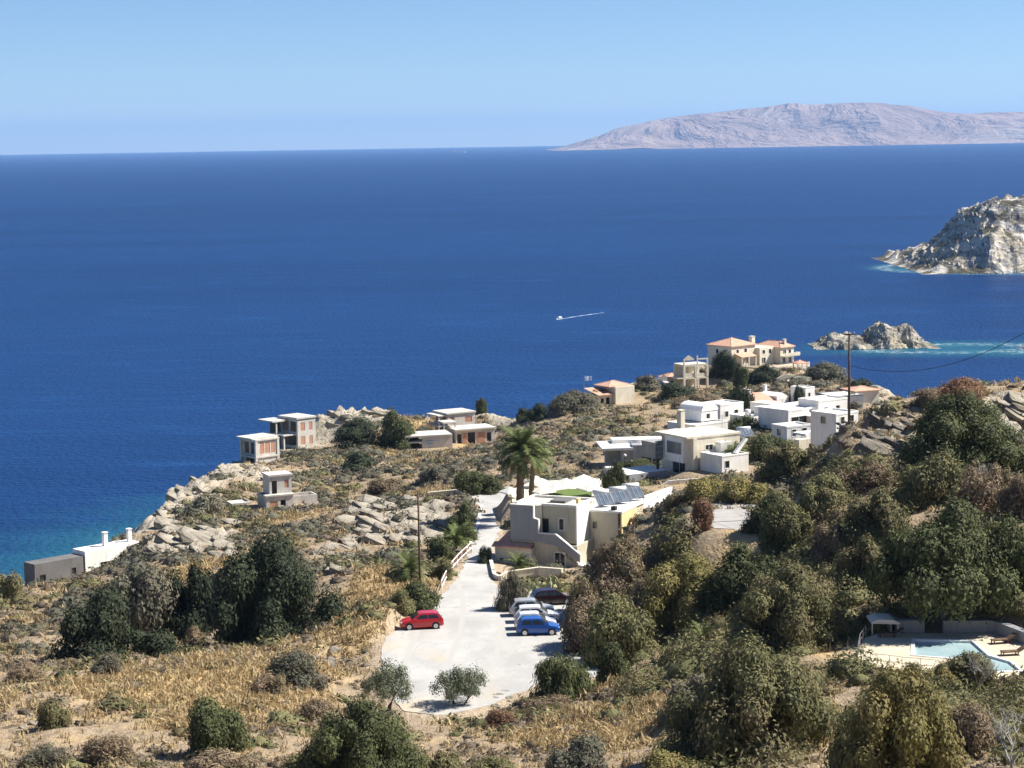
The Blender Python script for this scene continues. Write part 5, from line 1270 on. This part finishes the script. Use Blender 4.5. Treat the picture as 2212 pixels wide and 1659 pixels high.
# ================================================================== VEHICLES AND SMALL THINGS
def paint(name, c, rough=.28):
    m, n, b, o = _new(name); b.inputs['Base Color'].default_value = (*c, 1); b.inputs['Roughness'].default_value = rough; b.inputs['Coat Weight'].default_value = .6; b.inputs['Coat Roughness'].default_value = .08
    return m
def loft(rings, cap=True):
    mb = MB(); n = len(rings[0]); V = [p for r in rings for p in r]; F = []
    for i in range(len(rings) - 1):
        for k in range(n): F.append((i*n+k, i*n+(k+1)%n, (i+1)*n+(k+1)%n, (i+1)*n+k))
    if cap: F.append(tuple(range(n-1, -1, -1))); F.append(tuple((len(rings)-1)*n+k for k in range(n)))
    return mb.add(V, F)
def car(u, v, yaw, col, label, L=4.0, Wd=1.74, H=1.5, hood=.93, loc=None):
    p = Vector((*hit_fn(u, v, zlot), 0)) if loc is None else Vector(loc); p.z = zlot(p.y) + .01
    t = thing('parked_car', label, 'car', p, R(yaw), 'cars parked in the car park'); pm = paint('car_paint', col); h = L / 2; w = Wd / 2
    rings = []
    for x, zb, zt_, ww in ((-1, .42, .78, .84), (-.95, .28, .98, .93), (-.62, .22, 1.02, .99), (-.1, .20, .99, 1.0), (.35, .20, .97, 1.0), (.55, .20, .93, .99), (.85, .24, .80, .95), (.97, .30, .70, .86), (1.0, .40, .62, .78)):
        zt_ = zt_ * hood / .93; W2 = ww * w
        rings.append([(x*h, -W2*.9, zb), (x*h, -W2, zb+.16), (x*h, -W2*1.0, zt_*.68), (x*h, -W2*.95, zt_-.04), (x*h, -W2*.82, zt_), (x*h, W2*.82, zt_), (x*h, W2*.95, zt_-.04), (x*h, W2, zt_*.68), (x*h, W2, zb+.16), (x*h, W2*.9, zb)])
    body = loft(rings)
    bz = .97 * hood / .93; rz = H
    lo = [(-.93*h, bz), (-.74*h, rz-.06), (-.55*h, rz), (.0, rz+.01), (.14*h, rz-.04), (.50*h, bz-.03)]     # cabin outline
    wb, wr = w * .93, w * .74
    cab = [[(x, s*(wb + (wr-wb)*max(0, (z-bz)/(rz-bz))), z) for s in (-1, 1)] for x, z in lo]
    V = [c[0] for c in cab] + [c[1] for c in cab]; n = len(lo)
    F = [(i, n+i, n+i+1, i+1)[::-1] for i in range(n-1)] + [tuple(range(n)), tuple(range(2*n-1, n-1, -1))]
    body.add(V, F); body.build('body', pm, t)
    def yw(z): return wb + (wr-wb)*max(0, (z-bz)/(rz-bz)) + .012
    z0, z1 = bz + .05, rz - .14
    for s in (-1, 1):
        for q in (((-.80, z0), (-.66, z1), (-.30, z1), (-.28, z0)), ((-.24, z0), (-.25, z1), (.06, z1), (.34, z0))):
            pts = [(x*h, s*yw(z), z) for x, z in q]
            MB().add(pts + [(a, b_ - s*.02, c) for a, b_, c in pts], [(0,1,2,3),(4,7,6,5),(0,4,5,1),(1,5,6,2),(2,6,7,3),(3,7,4,0)]).build('side_window', MT['glass'], t)
        MB().box(.27*h, .36*h, s*(w+.0) - .02, s*(w+.16) if s > 0 else s*(w+.16), bz-.02, bz+.12).build('mirror', pm, t) if s > 0 else MB().box(.27*h, .36*h, -(w+.16), -(w-.02), bz-.02, bz+.12).build('mirror', pm, t)
    def scr(x0, za, x1, zb, off, nm):
        a, b_ = yw(za)*.92, yw(zb)*.90
        pts = [(x0+off, -a, za+.015), (x0+off, a, za+.015), (x1+off, b_, zb+.015), (x1+off, -b_, zb+.015)]
        MB().add(pts + [(p_[0]-off, p_[1], p_[2]-.03) for p_ in pts], [(0,1,2,3),(7,6,5,4),(0,4,5,1),(1,5,6,2),(2,6,7,3),(3,7,4,0)]).build(nm, MT['glass'], t)
    scr(.48*h, bz-.0, .17*h, rz-.08, .02, 'windscreen'); scr(-.92*h, bz+.06, -.77*h, rz-.12, -.02, 'rear_window')
    for x in (-.62*h, .62*h):
        for s in (-1, 1):
            y = s*(w-.08); wh = MB().tube([(x, y-.1, .31), (x, y+.1, .31)], .31, 14).build('wheel', MT['rubber'], t)
            ri = MB().tube([(x, y+s*.085, .31), (x, y+s*.112, .31)], .215, 10); ri.build('rim', MT['rim'], wh)
            ar = MB(); 
            ar.tube([(x, s*(w-.06), .34), (x, s*(w+.006), .34)], .365, 14); ar.build('wheel_arch', MT['dark'], t)
    for s in (-1, 1):
        a, b_ = sorted((s*w*.5, s*w*.82)); MB().box(.93*h, .985*h, a, b_, .55, .72).build('headlight', MT['lamp'], t)
        a, b_ = sorted((s*w*.62, s*w*.86)); MB().box(-.985*h, -.95*h, a, b_, .68, .95).build('taillight', MT['tail'], t)
    MB().box(-1.01*h, -.97*h, -w*.8, w*.8, .36, .52).build('rear_bumper', MT['dark'], t); MB().box(.955*h, 1.005*h, -w*.7, w*.7, .32, .46).build('front_bumper', MT['dark'], t)
car(911, 1356, 188, (.50, .012, .02), 'red hatchback parked alone at the left edge of the car park')
car(1162, 1369, 2, (.010, .085, .36), 'bright blue hatchback, front car of the row on the right', 4.0, 1.72, 1.55)
bl = Vector((*hit_fn(1162, 1369, zlot), 0))
car(0, 0, 3, (.72, .73, .74), 'white car parked right behind the blue hatchback', 3.9, 1.72, 1.5, loc=(bl.x - .2, bl.y + 2.5, 0))
car(0, 0, 2, (.78, .78, .77), 'white car with dark windows, third in the row behind the blue hatchback', 4.3, 1.76, 1.5, loc=(bl.x - .05, bl.y + 5.4, 0))
car(0, 0, 3, (.40, .41, .42), 'silver grey car, fourth in the row behind the blue hatchback', 4.3, 1.76, 1.55, loc=(bl.x - .5, bl.y + 8.4, 0))
car(0, 0, 12, (.022, .005, .006), 'dark maroon car in the shade at the end of the row', 4.2, 1.74, 1.5, loc=(bl.x + 1.6, bl.y + 13.5, 0))

# ---- railing along the access road
a0, a1 = hit_fn(957, 1276, zlot), hit_fn(1022, 1190, zlot)
rt = thing('road_railing', 'white and dark red railing along the left side of the access road', 'railing', (a0[0], a0[1], zlot(a0[1])))
n_ = 9; PT = []
for i in range(n_):
    k = i / (n_ - 1); x = a0[0] + (a1[0] - a0[0]) * k - .5 * math.sin(k * 3.1); y = a0[1] + (a1[1] - a0[1]) * k; PT.append(Vector((x - a0[0] - .15, y - a0[1], zlot(y) - zlot(a0[1]))))
for p in PT: MB().tube([p + Vector((0, 0, -.2)), p + Vector((0, 0, 1.05))], .06, 6).build('post', MT['white'], rt)
MB().tube([p + Vector((0, 0, 1.0)) for p in PT], .06, 5).build('top_rail', MT['white'], rt)
MB().tube([p + Vector((0, 0, .7)) for p in PT], .06, 5).build('middle_rail', MT['redwood'], rt)
MB().tube([p + Vector((0, 0, .35)) for p in PT], .06, 5).build('lower_rail', MT['white'], rt)

# ---- utility poles and cable
def pole(p, h, label, arm=True, r=.13):
    t = thing('utility_pole', label, 'utility pole', p)
    MB().tube([(0, 0, -1), (0, 0, h * .5), (0, 0, h)], [r, r * .88, r * .72], 9).build('mast', MT['wood'], t, True)
    if arm:
        c = MB().box(-.55, .55, -.16, -.05, h - .35, h - .23).build('crossarm', MT['wood'], t)
        for x in (-.45, 0, .45): MB().tube([(x, -.1, h - .23), (x, -.1, h - .05)], .05, 6).build('insulator', MT['tankw'], c)
    return t
pl = hit(908, 1290); pl.z = hit(908, 1290).z
pole(pl, (1290 - 1052) * pl.y / FOC, 'plain wooden utility pole left of the access road', False)
pr_ = P(1834, 912, 197); pr_.z = float(land_z(np.array([pr_.x]), np.array([pr_.y]))[0])
hp = (912 - 713) * 197 / FOC + (P(1834, 912, 197).z - pr_.z)
pole(pr_, hp, 'tall wooden utility pole with crossarm on the right hill shoulder')
e1 = P(2330, 640, 165); foot = Vector((e1.x, e1.y, float(land_z(np.array([e1.x]), np.array([e1.y]))[0])))
pole(foot, e1.z - foot.z + .4, 'wooden utility pole outside the right picture edge')
A_ = P(1836, 790, 197); W_ = MB(); pts = []
for i in range(25):
    k = i / 24; q = A_.lerp(e1, k); q.z -= 2.6 * 4 * k * (1 - k); pts.append(q)
W_.tube(pts, .028, 5); tag(W_.build('overhead_cable', MT['wire']), 'black cable sagging from the right hill pole across the water', 'cable')
g0 = P(1832, 760, 197); tag(MB().tube([g0, P(1806, 822, 199)], .02, 5).build('guy_wire', MT['metal']), 'thin stay wire slanting left from the right hill pole', 'wire')

# ---- flag
fp = hit(1262, 868); top = P(1262, 812, fp.y).z - fp.z
t = thing('flag_pole', 'blue and white striped flag flying above the far ridge', 'flag', fp)
MB().tube([(0, 0, 0), (0, 0, top + .1)], .045, 6).build('pole', MT['metal'], t)
fm = MB()
fx = 1.7; fy = 1.1
def cell(x0, x1, k0, k1, m):
    fm.cur = m; n = 6
    for i in range(n):
        xa, xb = x0 + (x1 - x0) * i / n, x0 + (x1 - x0) * (i + 1) / n; w1, w2 = .1 * math.sin(xa * 4), .1 * math.sin(xb * 4)
        za, zb = top - fy * k1 / 9, top - fy * k0 / 9
        fm.add([(xa, w1, za), (xb, w2, za), (xb, w2, zb), (xa, w1, zb)], [(0, 1, 2, 3)])
for k in range(9): cell(.05 + (.65 if k < 5 else 0), .05 + fx, k, k + 1, 1 if k % 2 == 0 else 0)
cell(.05, .31, 0, 2, 1); cell(.44, .70, 0, 2, 1); cell(.05, .31, 3, 5, 1); cell(.44, .70, 3, 5, 1); cell(.31, .44, 0, 5, 0); cell(.05, .31, 2, 3, 0); cell(.44, .70, 2, 3, 0)
fm.build('cloth', [leafmat('flag_white', (.8, .8, .8), (.8, .8, .8), trans=.5), leafmat('flag_blue', (.12, .3, .6), (.12, .3, .6), trans=.5)], t)

# ---- boats
bp = G(1208, 690, 0); t = thing('motor_boat', 'small white motorboat speeding left across the bay', 'boat', bp, R(236)); t.scale = (.75, .75, .75); bw = paint('boat_gelcoat', (.85, .85, .84))
loft([[(x, -w_, .9 + .15 * k), (x, -w_ * .6, -.2), (x, w_ * .6, -.2), (x, w_, .9 + .15 * k)] for x, w_, k in ((-2.8, 1.0, 0), (-1, 1.1, 0), (1.2, .95, 1), (2.6, .4, 2), (3.2, .05, 3))]).build('hull', bw, t)
MB().prism([(-1.6, -.8), (.8, -.7), (.8, .7), (-1.6, .8)], .9, [1.9, 1.5, 1.5, 1.9]).build('cabin', bw, t); MB().prism([(.81, -.6), (.86, -.6), (.86, .6), (.81, .6)], 1.05, 1.45).build('windscreen', MT['glass'], t)
d = Vector((math.cos(R(236)), math.sin(R(236)), 0)); wk = MB(); wm = mat('wake_foam', (.60, .68, .76), (.08, .20, .40), .35, .9, .2, 1.0)
nv = Vector((-d.y, d.x, 0)); prev = None
for i in range(15):
    k = i / 14; c_ = bp - d * (2 + 40 * k) - nv * (4.0 * k * (1 - k)); c_.z = .05; hw = (.35 + .7 * k + .2 * math.sin(i * 2.1)) * (1 - .7 * k ** 3); cur = (c_ - nv * hw, c_ + nv * hw)
    if prev: wk.add([prev[0], cur[0], cur[1], prev[1]], [(0, 1, 2, 3)])
    prev = cur
tag(wk.build('wake', wm), 'white foam trail behind the motorboat', kind='stuff')
sp = G(990, 330.5, 0); t = thing('ship', 'pale far-off ship just below the horizon', 'ship', sp, R(4)); sw = paint('ship_white', (.85, .85, .85), .5)
loft([[(x, -w_, 12), (x, -w_ * .8, -2), (x, w_ * .8, -2), (x, w_, 12)] for x, w_ in ((-62, 9), (-20, 11), (35, 10), (60, 3), (68, .5))]).build('hull', sw, t); MB().box(-50, 30, -8, 8, 12.1, 24).build('superstructure', sw, t); MB().box(-35, -22, -4, 4, 24.1, 32).build('funnel', sw, t)

# ---- pool
def offset(poly, d):
    c = Vector((sum(p[0] for p in poly) / len(poly), sum(p[1] for p in poly) / len(poly)))
    return [tuple(c + (Vector(p) - c) * (1 + d / (Vector(p) - c).length)) for p in poly]
POOL = ccw([pz(*p) for p in ((1556,890),(1900,900),(1995,985),(2125,1022),(2190,1075),(2040,1082),(1880,1008),(1560,985))])
DK = ccw(DECK)
pt = thing('swimming_pool', 'kidney-ended pool of pale blue water in a cream terrace', 'pool', (*POOL[0], ZPOOL)); o_ = Vector((*POOL[0], ZPOOL))
bm = bmesh.new(); ov = [bm.verts.new((p[0] - o_.x, p[1] - o_.y, 0)) for p in DK]; iv_ = [bm.verts.new((p[0] - o_.x, p[1] - o_.y, 0)) for p in offset(POOL, .35)]
ed = [bm.edges.new((ov[i], ov[(i + 1) % len(ov)])) for i in range(len(ov))] + [bm.edges.new((iv_[i], iv_[(i + 1) % len(iv_)])) for i in range(len(iv_))]
bmesh.ops.triangle_fill(bm, use_beauty=True, edges=ed)
sk = bmesh.ops.extrude_edge_only(bm, edges=[e for e in bm.edges if len(e.link_faces) == 1])
for v_ in [x for x in sk['geom'] if isinstance(x, bmesh.types.BMVert)]: v_.co.z = -1.2
bmesh.ops.recalc_face_normals(bm, faces=bm.faces)
dme = bpy.data.meshes.new('deck'); bm.to_mesh(dme); bm.free(); dme.materials.append(mat('deck_paving', (.60, .52, .39), (.50, .43, .32), .8, .9, .3, 3)); link(bpy.data.objects.new('deck', dme), pt)
rim = MB(); A2 = offset(POOL, .35)
for i in range(len(POOL)):
    j = (i + 1) % len(POOL); rim.prism([(q[0] - o_.x, q[1] - o_.y) for q in (POOL[i], A2[i], A2[j], POOL[j])][::-1], -.25, .05)
rim.build('rim', MT['white'], pt)
MB().prism([(p[0] - o_.x, p[1] - o_.y) for p in offset(POOL, .1)], -.9, -.12).build('water', mat('pool_water', (.34, .47, .49), (.40, .52, .53), .7, .12, .08, 3, spec=.5), pt)
wallrun('pool_wall', 'grey stone wall along the back of the pool terrace, right stretch', [Vector((*pz(1725, 842), ZPOOL)), Vector((*pz(2040, 842), ZPOOL)), Vector((*pz(2110, 868), ZPOOL)), Vector((*pz(2230, 915), ZPOOL))], .85, .5, 'grey')
wallrun('pool_wall', 'grey stone wall along the back of the pool terrace, left stretch', [Vector((*pz(1440, 845), ZPOOL)), Vector((*pz(1610, 842), ZPOOL))], .9, .6, 'grey')
b = Bld('pump_shelter', 'small white sunshade shelter at the left end of the pool terrace', None, 0, 'shelter', at=Vector((*pz(1300, 855), ZPOOL)))
b.mb('roof', 'canvas', MB().side([(-.1, .95), (.5, 1.15), (1.6, 1.1), (2.1, .85), (2.1, .75), (-.1, .85)], -.2, 2.0)); b.box('side', 'grey', (1.4, 1.5, 0, 1.8, 0, .8))
for x in (0, 1.95): b.mb('post', 'white', MB().tube([(x, -.1, 0), (x, -.1, .85)], .05, 6))
rl = thing('pool_railing', 'thin metal railing round the left end of the pool terrace', 'railing', (*DECK[0], ZPOOL)); o2 = Vector((*DECK[0], ZPOOL))
Q = [Vector((*p, ZPOOL)) - o2 for p in (DECK[2], DECK[1], DECK[0], DECK[14], DECK[13], DECK[12], DECK[11])]
for a_, b_ in zip(Q[:-1], Q[1:]):
    for k in (0, .5):
        q = a_.lerp(b_, k); MB().tube([q, q + Vector((0, 0, .95))], .022, 5).build('post', MT['metal'], rl)
for z in (.5, .95): MB().tube([q + Vector((0, 0, z)) for q in Q], .018, 5).build('rail', MT['metal'], rl)
for X, Y, lab in ((1345, 880, 'brown sunlounger beside the white shelter'), (2030, 920, 'left of two brown sunloungers at the right end of the pool'), (2085, 990, 'right of two brown sunloungers at the right end of the pool')):
    b = Bld('sun_lounger', lab, None, random.uniform(0, 25), 'sun lounger', 'sunloungers by the pool', at=Vector((*pz(X, Y), ZPOOL)))
    b.box('seat', 'wood', (0, 1.25, 0, .6, .25, .32)); b.mb('backrest', 'wood', MB().side([(1.26, .25), (1.9, .62), (1.88, .69), (1.26, .33)], 0, .6))
    for x, y in ((.05, .03), (.05, .5), (1.15, .03), (1.15, .5)): b.box('leg', 'redwood', (x, x + .07, y, y + .07, 0, .249))

# ---- rock ledges: slabs one can pick apart
def slab_mesh(seed):
    g = random.Random(seed)
    if seed % 3 == 0:
        n = 9; pts = []
        for i in range(n):
            a = 2 * math.pi * i / n + g.uniform(-.25, .25); r = g.uniform(.6, 1.1); pts.append((r * math.cos(a), r * math.sin(a)))
        mb = MB(); mb.prism(pts, [g.uniform(-.7, -.4) for _ in pts], [g.uniform(.2, .6) for _ in pts]); return mb.mesh('slab', ROCKM)
    iv, if_ = ico(); V = []
    for p in iv:
        q = Vector(p) * g.uniform(.72, 1.12); q.z = max(-.8, min(.55, q.z * .9)); V.append(tuple(q))
    return MB().add(V, [tuple(f) for f in if_]).mesh('slab', ROCKM)
ROCKM = rockmat('ledge_rock', (.17, .148, .118), (.39, .35, .28), (.37, .305, .21), 1.1)
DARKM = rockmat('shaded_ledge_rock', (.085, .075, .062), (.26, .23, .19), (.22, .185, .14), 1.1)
SL = [slab_mesh(k) for k in range(9)]
def outcrop(u, v, w, h, n, label, size=(.8, 2.2), dip=.32, m=None, thick=.5, seed=0, name='rock_outcrop'):
    p = hit(u, v); s = p.y / FOC; t = thing(name, label, 'rock', p); g = random.Random(seed + 7)
    for k in range(n):
        uu, vv = u + g.uniform(-.5, .5) * w, v + g.uniform(-.5, .5) * h; q = hit(uu, vv)
        if (q - p).length > 60: continue
        o = link(bpy.data.objects.new('slab', SL[k % 9]), t); c = g.uniform(*size); o.location = q - p + Vector((0, 0, -thick * .3)); o.scale = (c * g.uniform(.8, 1.6), c * g.uniform(.5, .9), thick * g.uniform(.7, 1.6))
        o.rotation_euler = (g.uniform(-.05, .3), dip + g.uniform(-.07, .07), g.uniform(-.45, -.15))
        if m: slot(o, m)
for a in ((870,1130,235,86,56,'pale layered rock slabs on the slope left of the access road',(1.3,3.2),.24,None,.75,1),(745,1210,90,56,22,'pale slabs on the slope right of the tall dark tree',(.8,2.0),.3,None,.5,2),
          (425,1165,175,74,40,'tilted pale rock ledges above the dark clump of trees',(1.0,2.6),.3,None,.7,3),(385,1070,110,90,22,'jagged rocks along the left cliff edge',(.8,2.0),.4,None,.7,4),
          (770,900,120,26,18,'pale crags on the far left skyline',(1.0,2.6),.2,None,.9,5),(1918,945,86,66,17,'dark overhanging rock ledges on the right hill',(.8,1.8),.35,DARKM,1.1,6),
          (1985,838,56,24,6,'flat slabs jutting from the summit of the right hill',(.9,1.6),.12,None,.35,7),(2165,905,100,90,16,'bare pale rock slope at the right picture edge',(1.0,2.6),.3,None,.4,8),
          (520,1395,150,40,14,'pale broken rocks in front of the dark clump of trees',(.4,1.1),.2,None,.35,9),(1940,880,100,50,9,'scattered ledges on the shoulder of the right hill',(.5,1.1),.3,None,.4,10),
          (690,1430,80,70,10,'brown rock ledges on the slope left of the car park',(.5,1.2),.5,DARKM,.4,11),(560,1020,110,36,12,'rocks below the lower left unfinished house',(.6,1.4),.3,None,.5,12),
          (755,1000,90,40,10,'rocks on the slope below the wide dark bush',(.6,1.3),.3,None,.5,13),(1120,1520,150,36,12,'row of pale stones along the near edge of the car park',(.22,.5),.1,None,.3,14),
          (480,1010,70,30,9,'rocks on the cliff edge left of the unfinished houses',(.8,1.6),.3,None,.6,15),(700,965,50,20,7,'pale rubble beside the unfinished three-level house',(.6,1.3),.2,None,.4,16),
          (1090,1312,46,16,8,'pale boulders at the road corner beside the silver car',(.3,.6),.1,None,.6,17),(1500,1330,120,30,9,'pale stones on the right bank under the bushes',(.3,.7),.3,None,.4,18),(1620,840,90,30,9,'reddish rocks under the villa terrace',(.8,1.6),.2,None,.6,19),(70,1560,60,30,5,'small rocks among thorn scrub at the bottom left',(.3,.8),.3,None,.3,20)):
    outcrop(*a[:6], size=a[6], dip=a[7], m=a[8], thick=a[9], seed=a[10])
# ------------------------------------------------------------------ sea air
HZ = MB().box(-47000, 47000, -47000, 41000, -20, 560)
hm = bpy.data.materials.new('sea_air'); hm.use_nodes = True
hn = hm.node_tree; hn.nodes.clear()
ho = hn.nodes.new('ShaderNodeOutputMaterial'); hv = hn.nodes.new('ShaderNodeVolumePrincipled')
hv.inputs['Color'].default_value = (.33, .56, .92, 1); hv.inputs['Density'].default_value = 3.2e-5
hv.inputs['Anisotropy'].default_value = 0.1
hn.links.new(hv.outputs[0], ho.inputs['Volume'])
tag(HZ.build('haze', hm), 'thin blue sea haze over the whole bay', kind='stuff')
